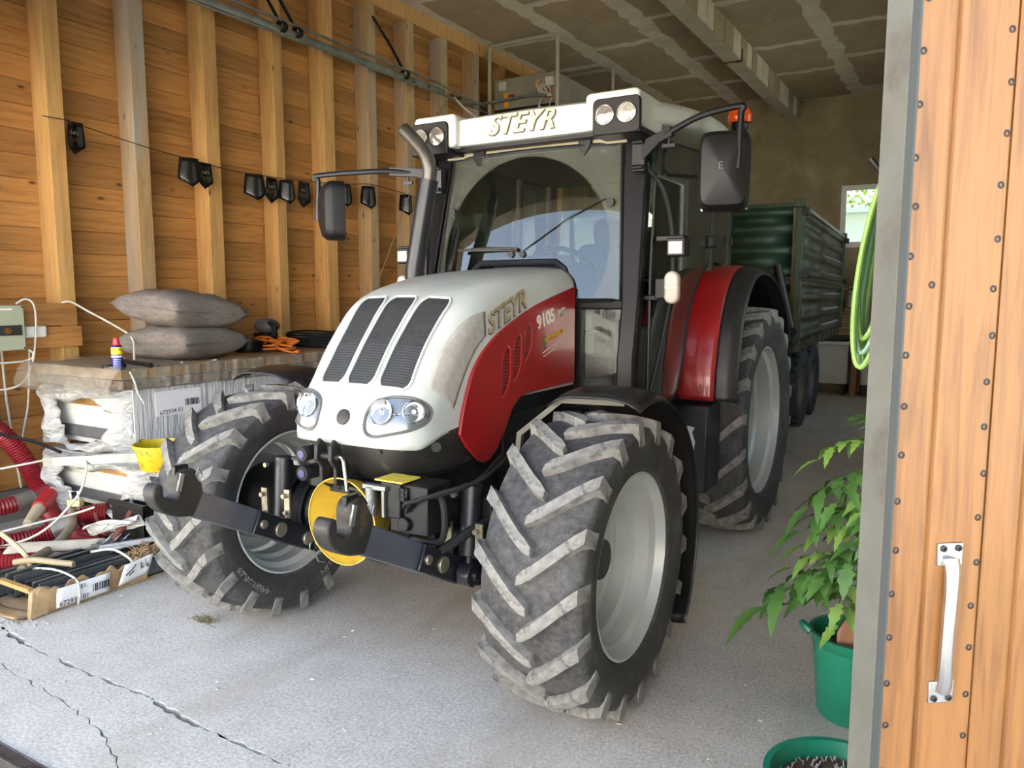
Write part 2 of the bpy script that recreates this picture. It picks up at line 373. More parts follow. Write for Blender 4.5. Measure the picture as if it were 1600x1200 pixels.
for i, (y0, y1) in enumerate(WR):
    f_ = MB()
    for a_, b_ in (((1.30, y0, 1.3), (1.38, y0 + .08, 3.7)), ((1.30, y1 - .08, 1.3), (1.38, y1, 3.7)), ((1.30, y0 + .08, 1.3), (1.38, y1 - .08, 1.38)), ((1.30, y0 + .08, 3.62), (1.38, y1 - .08, 3.7)), ((1.30, (y0 + y1) / 2 - .05, 1.38), (1.38, (y0 + y1) / 2 + .05, 3.62))): f_.b2(a_, b_)
    w_ = f_.build('window_%d' % (i + 2), M['pvc'], bevel=.004); struct(w_, 'wide unseen window added in the right wall to light the interior')
    for a_, b_ in ((y0 + .075, (y0 + y1) / 2 - .045), ((y0 + y1) / 2 + .045, y1 - .075)): MB().b2((1.335, a_, 1.375), (1.345, b_, 3.625)).build('pane', glass('added_window_glass', (240, 246, 246)), w_)
sg_ = MB().add([(1.55, 1.36, -.03), (40, 1.36, -.03), (40, 15.6, -.03), (1.55, 15.6, -.03)], [(0, 1, 2, 3)]).build('side_ground', m_yard); struct(sg_, 'gravel ground beside the garage')
wf = MB().b2((-6.5, YF - .25, 3.35), (1.6, YF - .02, ZC + .2)).b2((-6.5, YF - .25, -.1), (-6.0, YF - .02, 3.35)).b2((1.2, YF - .25, -.1), (1.6, YF - .02, 3.35))
struct(wf.build('wall_front', M['render'], origin=(-2.5, YF, 0)), 'front wall around the wide garage opening')
MB().b2((-7.2, YF - .9, ZC + .2), (2.2, YB + .8, ZC + .5)).build('roof_slab', M['render'], ce)
# outside the window: a white shed with a pale band, a bush; in front of the yard: hedge seen in reflections
sh = MB().b2((-6.0, 21, -.05), (4.0, 24, 3.75)).build('garden_shed', mat('shed_white', (176, 190, 204), .7, 0, (160, 176, 192), 1)); tag(sh, 'white flat shed outside the back window', 'shed')
MB().prism([(20.7, 3.75), (24.3, 3.75), (24.3, 3.95), (20.7, 3.87)], 'yz', -6.3, 4.3).build('roof', mat('shed_roof', (160, 176, 190), .6), sh)
for x_ in (-5, -4, -3, -2, -1, 0, 1, 2): MB().b2((x_, 20.985, 0), (x_ + .04, 21.0, 3.7)).build('cover_strip', M['pvc'], sh)
def bush(name, c, r, label, n=900, seed=1, col=((92, 124, 44), (150, 170, 74))):
    rn = random.Random(seed); mb = MB()
    for _ in range(n):
        d = Vector((rn.gauss(0, 1), rn.gauss(0, 1), rn.gauss(0, 1))).normalized() * (rn.random() ** .25)
        p = Vector((c[0] + d.x * r[0], c[1] + d.y * r[1], c[2] + r[2] + d.z * r[2])); s = .09 + .09 * rn.random()
        e = Euler((rn.uniform(-.9, .9), rn.uniform(-.9, .9), rn.uniform(0, 6.3))).to_matrix()
        mb.add([p + e @ Vector(q) * s for q in ((-1, 0, 0), (-.2, -.5, .1), (1, 0, 0), (-.2, .5, .1))], [(0, 1, 2), (0, 2, 3)])
    t = thing(name, c, label, 'bush')
    mb.build('foliage', mat(name + '_leaves', col[0], .7, 0, col[1], 4), t, smooth=0)['kind'] = 'stuff'
    MB().tube([(c[0], c[1], c[2] - .05), (c[0] + .05, c[1], c[2] + r[2])], [.07, .03]).build('stem', M['rough_wood'], t)
bush('garden_tree', (-1.9, 26.6, 0), (2.2, 1.2, 3.4), 'green leafy bush behind the white shed', 2600, 2)
ho = thing('added_house', (-5, -16, 0), 'unseen pale house across the yard behind the viewer', 'added_house')  # house added out of view; its pale front bounces sunlight into the garage
MB().b2((-18, -20, -.05), (9, -13, 5.2)).build('wall', mat('bounce_house_render', (232, 232, 228), .9, 0, (222, 222, 216), 1), ho)
MB().prism([(-20.6, 5.0), (-12.4, 5.0), (-16.5, 8.2)], 'yz', -18.5, 9.5).build('roof', mat('roof_tiles', (132, 72, 54), .8, 0, (110, 60, 46), 6), ho)
for x_ in (-15, -11, -7, -3, 1, 5):
    f_ = MB().b2((x_, -13.0, 1.1), (x_ + 1.3, -12.94, 2.5)).build('window', M['pvc'], ho); MB().b2((x_ + .1, -12.94, 1.2), (x_ + 1.2, -12.93, 2.4)).build('pane', mat('dark_pane', (52, 60, 66), .1), f_)
bush('hedge_bush', (-5.5, -9, 0), (2.2, 1.0, .9), 'clipped green bush on the yard opposite the garage', 1500, 3)
bush('hedge_bush', (-1.0, -10, 0), (2.4, 1.0, .8), 'low wide bush on the yard behind the viewer', 1500, 4)

# ------------------------------------------------------------------ open door leaf at the right
E0 = Vector((-.087, 1.275, 0)); U = Vector((.79, .62, 0)).normalized(); N = Vector((U.y, -U.x, 0))   # N points out of the clad face
DR = Matrix((U, -N, Vector((0, 0, 1)))).transposed()                                                # columns: along the leaf, into the leaf, up
def dbox(mb, u0, u1, w0, w1, z0, z1):
    c = E0 + U * ((u0 + u1) / 2) - N * ((w0 + w1) / 2) + Vector((0, 0, (z0 + z1) / 2)); return mb.box(c, (u1 - u0, w1 - w0, z1 - z0), DR)
M['edge'] = mat('weathered_edge_strip', (94, 94, 86), .8, .0, (78, 75, 67), 5, dirt=(68, 58, 48), dirt_at=.6, dscale=4, bmp=.2)
zt = 4.2
door = dbox(MB(), 0, 1.15, .012, .075, .02, zt).build('door_1', M['edge'], bevel=.003); struct(door, 'open door leaf clad in honey coloured boards')
dbox(MB(), .0005, .004, -.006, .012, .02, zt).build('edge_lip', mat('lip_metal', (64, 68, 68), .6, .2), door)
u = .004; bw = .158; i = 0
while u < 1.12:
    mb = MB()
    pr = [(0, .012), (0, .001), (.002, -.001), (.052, -.001), (.056, .0), (.060, .007), (.064, .0075), (.068, .002), (.076, -.0015), (bw - .006, -.001), (bw - .003, .001), (bw - .002, .012)]
    n = len(pr); vs = []
    for zz in (.02, zt): vs += [E0 + U * (u + a) - N * b + Vector((0, 0, zz)) for a, b in pr]
    mb.add(vs, [(k, (k + 1) % n, n + (k + 1) % n, n + k) for k in range(n)] + [tuple(range(n))[::-1], tuple(range(n, 2 * n))])
    mb.build('plank', M['cladding'], door, origin=E0 + U * (u + bw / 2), smooth=25)
    u += bw; i += 1
M['screw'] = mat('dull_screw', (52, 50, 52), .5, .5)
def screw_mesh():
    mb = MB().lathe([(-.002, .0058), (.0012, .0055), (.0018, .004), (.0018, .0026), (-.0006, .0022), (-.0006, .0001)], (0, 0, 0), 'Z', 12)
    me = mb.mesh('screw'); me.materials.append(M['screw']); return me
sm = screw_mesh(); rn = random.Random(4)
for u0, zs in ((.012, .2), (.150, .225)):
    z = zs
    while z < 2.6:
        p = E0 + U * (u0 + rn.uniform(-.003, .003)) + N * .0005 + Vector((0, 0, z))
        s = place('screw', sm, door, p); s.rotation_euler = N.to_track_quat('Z', 'Y').to_euler(); z += .0735 + rn.uniform(-.005, .005)
s = place('screw', sm, door, E0 + U * .047 + N * .0005 + Vector((0, 0, 1.765))); s.rotation_euler = N.to_track_quat('Z', 'Y').to_euler()
# pull handle: two screwed feet and a faceted grip
def dp(u, w, z): return E0 + U * u + N * w + Vector((0, 0, z))
hb = MB(); hu = .103
for zc in (1.352, 1.128):
    c = dp(hu, .0035, zc); hb.box(c, (.042, .005, .036), DR)
pts = [dp(hu, .006, 1.345), dp(hu - .001, .013, 1.328), dp(hu - .003, .017, 1.300), dp(hu - .005, .018, 1.24), dp(hu - .005, .017, 1.18), dp(hu - .002, .013, 1.150), dp(hu, .006, 1.133)]
hb.tube(crs(pts, 5), [.015, .0135, .0125, .0115, .011] + [.0108] * 4 + [.0112, .0118, .012, .0122, .0125] + [.013] * 4 + [.0125, .0118, .0112] + [.0108] * 6 + [.011, .0115, .012, .0128][:3] + [.013] * 4, 8) if False else hb.tube(crs(pts, 5), [.0135 - .003 * math.sin(math.pi * i / 30) for i in range(31)], 8)
hd = hb.build('handle', mat('aluminium_pull', (206, 206, 202), .28, .95, (186, 186, 184), 30), door, bevel=.0015); hd['label'] = 'bare aluminium pull handle'
for zc in (1.362, 1.118):
    for du in (-.0125, .0125):
        s = place('handle_screw', sm, hd, dp(hu + du, .007, zc)); s.rotation_euler = N.to_track_quat('Z', 'Y').to_euler(); s.scale = (.95, .95, 1)
# ------------------------------------------------------------------ tractor
XC = -2.27
def T(x, y, z): return (XC + x, y, z)
PV=(3.0,1.05)
PROF=crs([(2.425,1.03),(2.41,1.12),(2.425,1.22),(2.47,1.30),(2.55,1.40),(2.69,1.565),(2.87,1.725),(3.15,1.81),(3.48,1.86),(3.88,1.89)],6)
def rad(a):
    dx,dz=-math.cos(a),math.sin(a)
    for (y0,z0),(y1,z1) in zip(PROF,PROF[1:]):
        ey,ez=y1-y0,z1-z0;D=dx*(-ez)+dz*ey
        if abs(D)<1e-9: continue
        qy,qz=y0-PV[0],z0-PV[1]
        t=(qy*(-ez)+qz*ey)/D;s=(dx*qz-dz*qy)/D
        if t>0 and -1e-6<=s<=1+1e-6: return t
    return .6
def ztop(y):
    for (y0,z0),(y1,z1) in zip(PROF,PROF[1:]):
        if y>=2.9 and y0<=y<=y1: return z0+(z1-z0)*(y-y0)/(y1-y0)
    return 1.89
def hood(v,q,off=0.0):
    """v 0..1 fan from nose lip to upright, 1..2 straight back; q -1..1 across. returns (lx,Y,z)"""
    if v<=1: a=v*math.pi/2;R=rad(a);s0=0.0;w=.355+.015*v;c=.17-.07*v
    else:
        y=3.0+(v-1)*.88;R=ztop(y)-PV[1];w=.37+.006*(v-1);c=.10;s0=.0+.2*min(1,(v-1)*3);a=math.pi/2
    L1=R-c-s0;L2=c*math.pi/2;L3=w-c;T=L1+L2+L3
    d=(1-abs(q))*T
    if d<L1: x,s,nx,ns=w,s0+d,1,0
    elif d<L1+L2:
        t=(d-L1)/c;x,s=w-c+c*math.cos(t),R-c+c*math.sin(t);nx,ns=math.cos(t),math.sin(t)
    else:
        x,s=w-c-(d-L1-L2),R;nx,ns=0,1
    s+=.018*(1-(x/w)**2)
    x+=nx*off;s+=ns*off
    x=math.copysign(x,q)
    if v<=1: return (x,PV[0]-s*math.cos(a),PV[1]+s*math.sin(a))
    return (x,y,PV[1]+s)
tr = thing('tractor', (XC, 4.3, 0), 'large white and red farm tractor parked in the garage', 'tractor')
M['white'] = mat('white_paint', (194, 200, 195), .28, 0, (182, 186, 179), 3, dirt=(176, 166, 142), dirt_at=.70, dscale=2.2, coat=.3)
M['red'] = mat('red_paint', (158, 28, 30), .3, 0, (142, 24, 27), 3, dirt=(134, 52, 44), dirt_at=.68, dscale=2, coat=.35)
M['iron'] = mat('black_painted_iron', (17, 18, 20), .4, .1, (30, 29, 29), 7, dirt=(78, 66, 50), dirt_at=.70, dscale=6, spec=.35)
M['frame'] = mat('dusty_black_iron', (26, 26, 26), .55, .1, (44, 41, 37), 8, dirt=(88, 72, 52), dirt_at=.62, dscale=7)
M['blue_black'] = mat('satin_black_paint', (24, 26, 31), .33, .1, (34, 36, 42), 5)
M['bumper'] = mat('scuffed_black_plastic', (32, 31, 30), .5, 0, (48, 45, 41), 6, dirt=(112, 100, 80), dirt_at=.68, dscale=8)
M['mesh'] = mat('dark_grille_mesh', (44, 45, 46), .65, .2, (58, 58, 58), 40, bmp=.5, bscale=260)
M['gmesh'] = mat('grey_side_mesh', (178, 174, 166), .6, .0, (160, 156, 148), 30, bmp=.5, bscale=260)
def tyre_mat():
    m, nt, b = new_mat('dusty_tyre_rubber'); v = coords(nt)
    a = noise(nt, v, 5, 6, .65); f = noise(nt, v, 38, 6, .7)
    col = ramp(nt, a, [(.35, S((44, 44, 46))), (.65, S((76, 76, 77)))])
    col = mix(nt, .4, col, ramp(nt, f, [(.4, S((40, 40, 42))), (.66, S((104, 102, 99)))]))
    d = ramp(nt, noise(nt, v, 9, 8, .7), [(.66, (0, 0, 0, 1)), (.74, (.75, .75, .75, 1))])
    col = mix(nt, d, col, S((132, 108, 74)))
    nt.links.new(col, b.inputs['Base Color']); b.inputs['Roughness'].default_value = .75; bump(nt, b, f, .25, .004); return m
M['tyre'] = tyre_mat()
M['lug'] = mat('worn_lug_rubber', (142, 140, 134), .8, 0, (104, 103, 100), 18, dirt=(80, 79, 77), dirt_at=.58, dscale=24, bmp=.3)
M['side'] = mat('sidewall_rubber', (46, 46, 47), .7, 0, (66, 65, 63), 7, dirt=(84, 82, 76), dirt_at=.62, dscale=5)
M['rim'] = mat('grey_wheel_paint', (184, 188, 185), .4, .1, (168, 170, 166), 3, dirt=(136, 124, 100), dirt_at=.74, dscale=7)
M['bolt'] = mat('zinc_bolt', (170, 164, 148), .4, .8, (130, 120, 100), 20)

def wheel(name, c, s, Ro, W, rr, nl, lh, dphi, hw, disc, lettering=True, src=None):
    """s = +1 when the outside of the wheel faces +X.  Ro = radius over the lugs"""
    Rc = Ro - lh; h = W / 2
    prof = [(-h * .80, rr), (-h * .90, rr + .02), (-h * 1.0, rr + (Rc - rr) * .45), (-h * 1.01, rr + (Rc - rr) * .62), (-h * .97, Rc - .045), (-h * .90, Rc - .022), (-h * .6, Rc - .010), (0, Rc), (h * .6, Rc - .010), (h * .90, Rc - .022), (h * .97, Rc - .045), (h * 1.01, rr + (Rc - rr) * .62), (h * 1.0, rr + (Rc - rr) * .45), (h * .90, rr + .02), (h * .80, rr)]
    ty = MB().lathe(prof, c, 'X', 72).build(name, M['tyre'], tr, origin=c, smooth=60)
    for sg in (-1, 1):                                    # darker sidewalls as their own skin
        sp = [(sg * (p[0] + (.0015 if p[0] > 0 else -.0015)) if False else p[0] + math.copysign(.0012, p[0]), p[1]) for p in prof if p[0] * sg > 0 and abs(p[0]) > h * .895]
        sp = [p for p in sp if p[1] < Rc - .03]
        MB().lathe(sp, c, 'X', 72).build('sidewall', M['side'], ty, origin=c, smooth=60)
    def Rt(x):
        x = abs(x)
        for (x0, r0), (x1, r1) in zip(prof[7:12], prof[8:12]):
            if x0 <= x <= x1: return r0 + (r1 - r0) * (x - x0) / (x1 - x0)
        return prof[10][1]
    for sg in (-1, 1):
        st = [(-.10, -.07, .62, .9), (.02, .03, .95, 1), (.18, .16, 1.02, 1), (.38, .36, 1.05, 1), (.6, .60, 1.05, 1), (.82, .84, 1.1, 1), (.99, 1.0, 1.15, 1), (1.015, 1.02, 1.2, 0)]
        vs = []
        for (t, ph, wf, hf) in st:
            x = sg * h * t; r0 = Rt(abs(x) * .9) - .012; p = -dphi * ph
            for (dw, up) in ((-1.25, 0), (-.95, 1), (.95, 1), (1.25, 0)):
                r = (r0 + (.012 + lh) * hf * up) if hf else (Rc - .085 + .02 * up); a = p + dw * hw * wf / Ro
                if t > .9 and not up and hf: r = Rc - .075
                vs.append((x, r * math.cos(a), r * math.sin(a)))
        fs = []
        for k in range(len(st) - 1): fs += [(k * 4 + j, k * 4 + j + 1, k * 4 + 5 + j, k * 4 + 4 + j) for j in range(3)]
        fs += [(0, 1, 2, 3), tuple(len(vs) - 4 + q for q in (3, 2, 1, 0))]
        me = MB().add(vs, fs).mesh('lug', smooth=30); me.materials.append(M['lug'])
        for k in range(nl):
            a = 2 * math.pi * (k + (.5 if sg > 0 else 0)) / nl
            o = place('lug', me, ty, c); o.rotation_euler = (a, 0, 0)
            if k == 0: o.modifiers.clear()
    g = h * .80
    rp = [(g + .012, rr + .006), (g + .014, rr - .004), (g - .01, rr - .012), (g - .03, rr - .018), (g - .05, rr - .045), (g * .35, rr - .052), (g * .25, rr - .075), (-g * .25, rr - .075), (-g * .35, rr - .052), (-g + .05, rr - .045), (-g + .03, rr - .018), (-g + .01, rr - .012), (-g - .014, rr - .004), (-g - .012, rr + .006)]
    rim = MB().lathe(rp, c, 'X', 64).build('rim', M['rim'], ty, origin=c, smooth=35)
    d = disc * s
    MB().lathe([(d + .02 * s, rr - .07), (d, rr - .085), (d - .01 * s, rr * .62), (d + .03 * s, rr * .5), (d + .035 * s, rr * .2), (d + .035 * s, .001)], c, 'X', 48).build('wheel_disc', M['rim'], ty, origin=c, thick=.008)
    mb = MB()
    for k in range(8):
        a = 2 * math.pi * k / 8; p = Vector((c[0] + d + .03 * s, c[1] + rr * .36 * math.cos(a), c[2] + rr * .36 * math.sin(a))); mb.cyl(p, p + Vector((.025 * s, 0, 0)), .014, n=6)
    mb.cyl((c[0] + d, c[1], c[2]), (c[0] + d + .10 * s, c[1], c[2]), rr * .26, rr * .22, 24).build('hub', M['iron'], ty, origin=c, bevel=.004)
    if lettering:
        for txt, a0 in (('MICHELIN', -math.pi / 2 + .62), ('440/65R28', -math.pi / 2 - .75)):
            me = text_mesh(txt, .062, .0015); rad_ = rr + (Rc - rr) * .46
            for v in me.vertices:
                a = a0 - v.co.x / rad_; r = rad_ + v.co.y
                v.co = Vector((-s * (h * 1.003 + v.co.z) if s < 0 else s * (h * 1.003 + v.co.z), r * math.cos(a), r * math.sin(a)))
            me.materials.clear(); me.materials.append(M['lug']); place('lettering', me, ty, c)
    return ty
FY, FZ, RY, RZ = 2.92, .632, 5.78, .835
wheel('front_wheel', T(.945, FY, FZ), 1, .632, .44, .385, 18, .036, .30, .027, -.05, False)
wheel('front_wheel', T(-1.03, FY, FZ), -1, .632, .44, .385, 18, .036, .30, .027, .09, True)
wheel('rear_wheel', T(.78, RY, RZ), 1, .835, .55, .535, 20, .042, .30, .030, -.12, False)
wheel('rear_wheel', T(-.78, RY, RZ), -1, .835, .55, .535, 20, .042, .30, .030, -.12, False)

# --- bonnet
def hv(v, q):
    lo = .075 + .20 * max(0, (abs(q) - .42) / .28) ** 1.4 if abs(q) < .99 else .5
    lo = min(lo, .55); vv = lo + (2 - lo) * v; return T(*hood(vv, q))
MB().grid(lambda a, b: hv(a, b * 2 - 1), 60, 72).build('bonnet', M['white'], tr, thick=.012, smooth=50)
def patch(v0, v1, q0f, q1f, off, nu=20, nv=10):
    """strip of the bonnet skin between two q curves given as functions of t in 0..1"""
    return MB().grid(lambda a, b: T(*hood(v0 + (v1 - v0) * a, q0f(a) + (q1f(a) - q0f(a)) * b, off)), nu, nv)
def rnd(a, r=.06):                                       # rounded ends for a strip
    e = min(a, 1 - a); return 1 - (1 - min(1, e / r)) ** 2 if e < r else 1
for nm, b0, b1, t0, t1 in (('a', -.24, -.075, -.245, -.095), ('b', -.07 + .01, .115, -.075, .085), ('c', .145, .325, .115, .275)):
    mid0, mid1 = (b0 + b1) / 2, (t0 + t1) / 2
    def qa(a, s, b0=b0, b1=b1, t0=t0, t1=t1):
        lo, hi = b0 + (t0 - b0) * a, b1 + (t1 - b1) * a; m_ = (lo + hi) / 2; hw_ = (hi - lo) / 2 * (.72 + .28 * rnd(a, .1)); return m_ + s * hw_
    g = patch(.355, .875, lambda a: qa(a, -1), lambda a: qa(a, 1), .003).build('grille', M['mesh'], tr, thick=.004, smooth=50)
    rb = MB()
    for i in range(16):
        a = .02 + i * .028
        rb.tube([T(*hood(.355 + .52 * a, qa(a, -.93) + (qa(a, .93) - qa(a, -.93)) * t / 6, .004)) for t in range(7)], .0022, 5)
    rb.build('grille_rib', mat('grille_rib_grey', (64, 66, 66), .5, .2), g)['kind'] = 'stuff'
    fr = MB()
    for sgn in (-1, 1): fr.tube([T(*hood(.355 + .52 * k / 20, qa(k / 20, sgn), .003)) for k in range(21)], .007, 6)
    for e in (0, 1): fr.tube([T(*hood(.355 + .52 * e, qa(e, -1) + (qa(e, 1) - qa(e, -1)) * t / 6, .003)) for t in range(7)], .007, 6)
    fr.build('grille_frame', M['white'], g)
for sg in (-1, 1):
    poly = [(.40, .385), (.41, .61), (.62, .60), (.80, .56), (.985, .51), (.955, .385), (.85, .365), (.7, .365), (.55, .375)]
    g0 = patch(.41, .97, lambda a: sg * (.40 - .03 * math.sin(a * 3.1)), lambda a: sg * (.605 - .10 * a ** 1.3), .003).build('side_grille', M['gmesh'], tr, thick=.003, smooth=50)
    # red side panel, cut along the white sweep
    top = crs([(3.88, 1.795), (3.44, 1.70), (3.07, 1.57), (2.88, 1.44), (2.79, 1.28), (2.745, 1.14)], 6)
    low = [(2.80, 1.075), (2.90, .995), (2.945, .98), (2.99, .985), (3.06, 1.03)] + crs([(3.14, 1.12), (3.20, 1.20), (3.27, 1.245), (3.4, 1.26), (3.88, 1.265)], 4)
    out = top + low
    rp_ = MB().prism(out, 'yz', XC + sg * .366, XC + sg * .384).build('side_panel', M['red'], tr, bevel=.004)
    for k, (y0, z0, z1) in enumerate(((3.13, 1.27, 1.50), (3.235, 1.335, 1.555), (3.34, 1.42, 1.60))):
        x0, x1 = XC + sg * .383, XC + sg * .3865
        sl = MB().prism(crs([(y0 - .035, z0 + .03), (y0 - .03, z0), (y0 + .012, z0 + .045), (y0 + .032, z0 + .09), (y0 + .035, z1 - .01), (y0 + .015, z1), (y0 - .015, z1 - .03), (y0 - .035, z1 - .08), (y0 - .035, z0 + .03)], 2)[:-1], 'yz', x0, x1 + sg * 0).build('vent', mat('vent_red', (108, 24, 24), .5, 0, (80, 18, 18), 60), rp_)
        lb = MB()
        for i in range(9): zz = z0 + .05 + i * (z1 - z0 - .07) / 9; lb.b2((x0, y0 - .03, zz), (XC + sg * .389, y0 + .028, zz + .006))
        lb.build('vent_louvre', M['red'], sl)
        MB().tube([(XC + sg * .386, y, z) for y, z in ((y0 - .03, z0 - .006), (y0 + .014, z0 + .04), (y0 + .037, z0 + .09), (y0 + .039, z1 - .008), (y0 + .016, z1 + .006))], .006, 6).build('vent_rim', M['red'], rp_)
    # lettering
    xd = (0, 1, 0) if sg > 0 else (0, -1, 0)
    gold = mat('gold_lettering', (176, 160, 124), .4, .3); dk = mat('dark_outline', (54, 44, 58), .5)
    up = (0, -.30, 1) if sg > 0 else (0, .3, 1)
    xd2 = (0, 1, .36) if sg > 0 else (0, -1, -.36)
    if sg < 0: xd2 = (0, -1, -.36)
    put_text('logo_outline', 'STEYR', .135, dk, tr, T(sg * .3745, 3.155, 1.665), xd2, (0, -.36 * (1 if sg > 0 else -1), 1), extrude=.002, shear=.35, bold=.0035)
    put_text('logo', 'STEYR', .135, gold, tr, T(sg * .3765, 3.153, 1.669), xd2, (0, -.36 * (1 if sg > 0 else -1), 1), extrude=.002, shear=.35, bold=.0015)
    xd3 = (0, sg, .22 * sg)
    lw = mat('pale_lettering', (226, 222, 208), .5)
    put_text('model_number', '9105', .098, lw, tr, T(sg * .3855, 3.535, 1.625), xd3, (0, 0, 1), extrude=.001, bold=.003)
    put_text('model_number', 'MT', .06, lw, tr, T(sg * .3855, 3.715, 1.655), xd3, (0, 0, 1), extrude=.001, bold=.001)
    put_text('dealer_sticker', 'KOMMUNO', .04, mat('sticker_yellow', (206, 158, 30), .5), tr, T(sg * .3855, 3.625, 1.535), xd3, (0, 0, 1), extrude=.0008, bold=.0015)
    mbx = MB(); mbx.prism([(3.50, 1.47), (3.54, 1.50), (3.54, 1.54), (3.515, 1.53), (3.50, 1.51)], 'yz', XC + sg * .384, XC + sg * .3862).build('sticker_mark', mat('sticker_green', (28, 92, 60), .5), tr)
    mbx = MB()
    for k in range(2): mbx.beam(T(sg * .385, 3.50 + .01 * k, 1.452 - .02 * k), T(sg * .385, 3.715, 1.512 - .02 * k), .002, .004)
    mbx.build('sticker_line', lw, tr)
    # headlight: housing bowl, two reflectors, clear lens
    def hlp(r_, t_, off):
        c_, s_ = math.cos(t_), math.sin(t_); n_e = 2 / 2.7; dq = .158 * r_ * math.copysign(abs(c_) ** n_e, c_); dv = .088 * r_ * math.copysign(abs(s_) ** n_e, s_) * (1 - .18 * c_)
        return T(*hood(.232 + dv + .24 * dq, sg * (.305 + dq), off))
    hl = MB().grid(lambda a, b: hlp(max(.001, a), 2 * math.pi * b, .003), 8, 40).build('headlight', mat('headlight_housing', (150, 152, 154), .2, .6, (128, 130, 132), 12), tr, thick=.004, smooth=60)
    for v_, q_, r_ in ((.235, .235, .056), (.262, .375, .047)):
        p = Vector(T(*hood(v_, sg * q_, .006))); n_ = (Vector(T(*hood(v_, sg * q_, .05))) - Vector(T(*hood(v_, sg * q_, 0)))).normalized()
        n_ = (n_ + Vector((sg * .05, -.35, 0))).normalized()
        me = MB().lathe([(.010, r_), (.012, r_ * .94), (.004, r_ * .90), (-.004, r_ * .7), (-.010, r_ * .42), (-.012, r_ * .22), (.004, r_ * .2), (.008, r_ * .12), (.008, .0005)], (0, 0, 0), 'Z', 28).mesh('reflector')
        me.materials.append(mat('reflector_chrome', (236, 236, 232), .08, .95)); o = place('reflector', me, hl, p); o.rotation_euler = n_.to_track_quat('Z', 'Y').to_euler()
    MB().tube([hlp(1.0, 2 * math.pi * k / 48, .003) for k in range(48)], .006, 6, closed=True).build('headlight_rim', mat('headlight_seal', (96, 98, 94), .5), hl)
p = Vector(T(*hood(.195, .015, .003))); n_ = Vector((0, -1, .1)).normalized()
me = MB().lathe([(-.006, .034), (.003, .034), (.005, .031), (.005, .0005)], (0, 0, 0), 'Z', 28).mesh('emblem_disc'); me.materials.append(mat('emblem_dark', (34, 30, 27), .5, .0, (48, 43, 38), 60)); o = place('emblem_disc', me, tr, p)
ea, eb = Vector(hood(.17, .015)), Vector(hood(.22, .015)); et = (eb - ea).normalized(); o.rotation_euler = et.cross(Vector((1, 0, 0))).to_track_quat('Z', 'Y').to_euler()
if (o.rotation_euler.to_matrix() @ Vector((0, 0, 1))).y > 0: o.rotation_euler = (-et.cross(Vector((1, 0, 0)))).to_track_quat('Z', 'Y').to_euler()
# --- black lower nose: scuffed bumper apron
def apron(a, b):
    q = b * 2 - 1; t = q * 1.18; wv = .362
    y = 2.475 + .50 * max(0, abs(t) - .35) ** 1.35 * 1.0; x = wv * math.sin(max(-1, min(1, t / 1.18)) * math.pi / 2)
    x = math.copysign(wv * (1 - (1 - min(1, abs(q) * 1.35)) ** 1.7), q)
    y = 2.45 + .50 * max(0, abs(q) - .30) ** 1.25 * 1.55
    zt_ = 1.13 + .06 * max(0, abs(q) - .3) / .7; zb_ = .955 + .03 * abs(q)
    z = zt_ + (zb_ - zt_) * a; return T(x * (1 - .10 * a * a), y + .06 * a * a, z)
MB().grid(apron, 10, 40).build('bumper', M['bumper'], tr, thick=.012)
MB().tube([T(*[p[0] - XC if i == 0 else p[i] for i in range(3)]) for p in [apron(1, k / 30) for k in range(31)]], .009, 6).build('bumper_edge', M['iron'], tr)
hb_ = MB()
for q_ in (.62, .70): p = Vector(apron(.2, q_)); hb_.cyl(p, p + Vector((.004, -.012, 0)), .010, n=10)
p = Vector(apron(.28, .80)); hb_.cyl(p, p + Vector((.01, -.012, 0)), .022, n=14)
hb_.build('bumper_plug', M['iron'], tr)
# --- chassis, engine, front axle
fr = MB()
fr.b2(T(-.24, 2.55, .62), T(.24, 3.9, .95)); fr.b2(T(-.30, 3.3, .70), T(.30, 4.2, 1.25)); fr.b2(T(-.26, 4.0, .55), T(.26, 6.2, 1.05)); fr.b2(T(-.5, 5.6, .7), T(.5, 6.0, .98)); fr.b2(T(-.2, 6.1, .5), T(.2, 6.6, .75))
fr.build('chassis', M['frame'], tr, bevel=.01)
en = MB(); en.b2(T(-.31, 2.9, .98), T(.31, 3.85, 1.45))
for i in range(6): en.cyl(T(.31, 3.28 + i * .09, 1.02), T(.335, 3.28 + i * .09, 1.02), .03, n=10)
en.b2(T(.24, 3.2, .85), T(.33, 3.8, 1.16)); en.build('engine', M['iron'], tr, bevel=.01)
ax = MB().beam(T(-.72, FY, FZ - .02), T(.72, FY, FZ - .02), .16, .15); ax.cyl(T(-.16, FY - .02, FZ), T(.16, FY - .02, FZ), .15, n=24)
ax.build('front_axle', M['frame'], tr, bevel=.012)
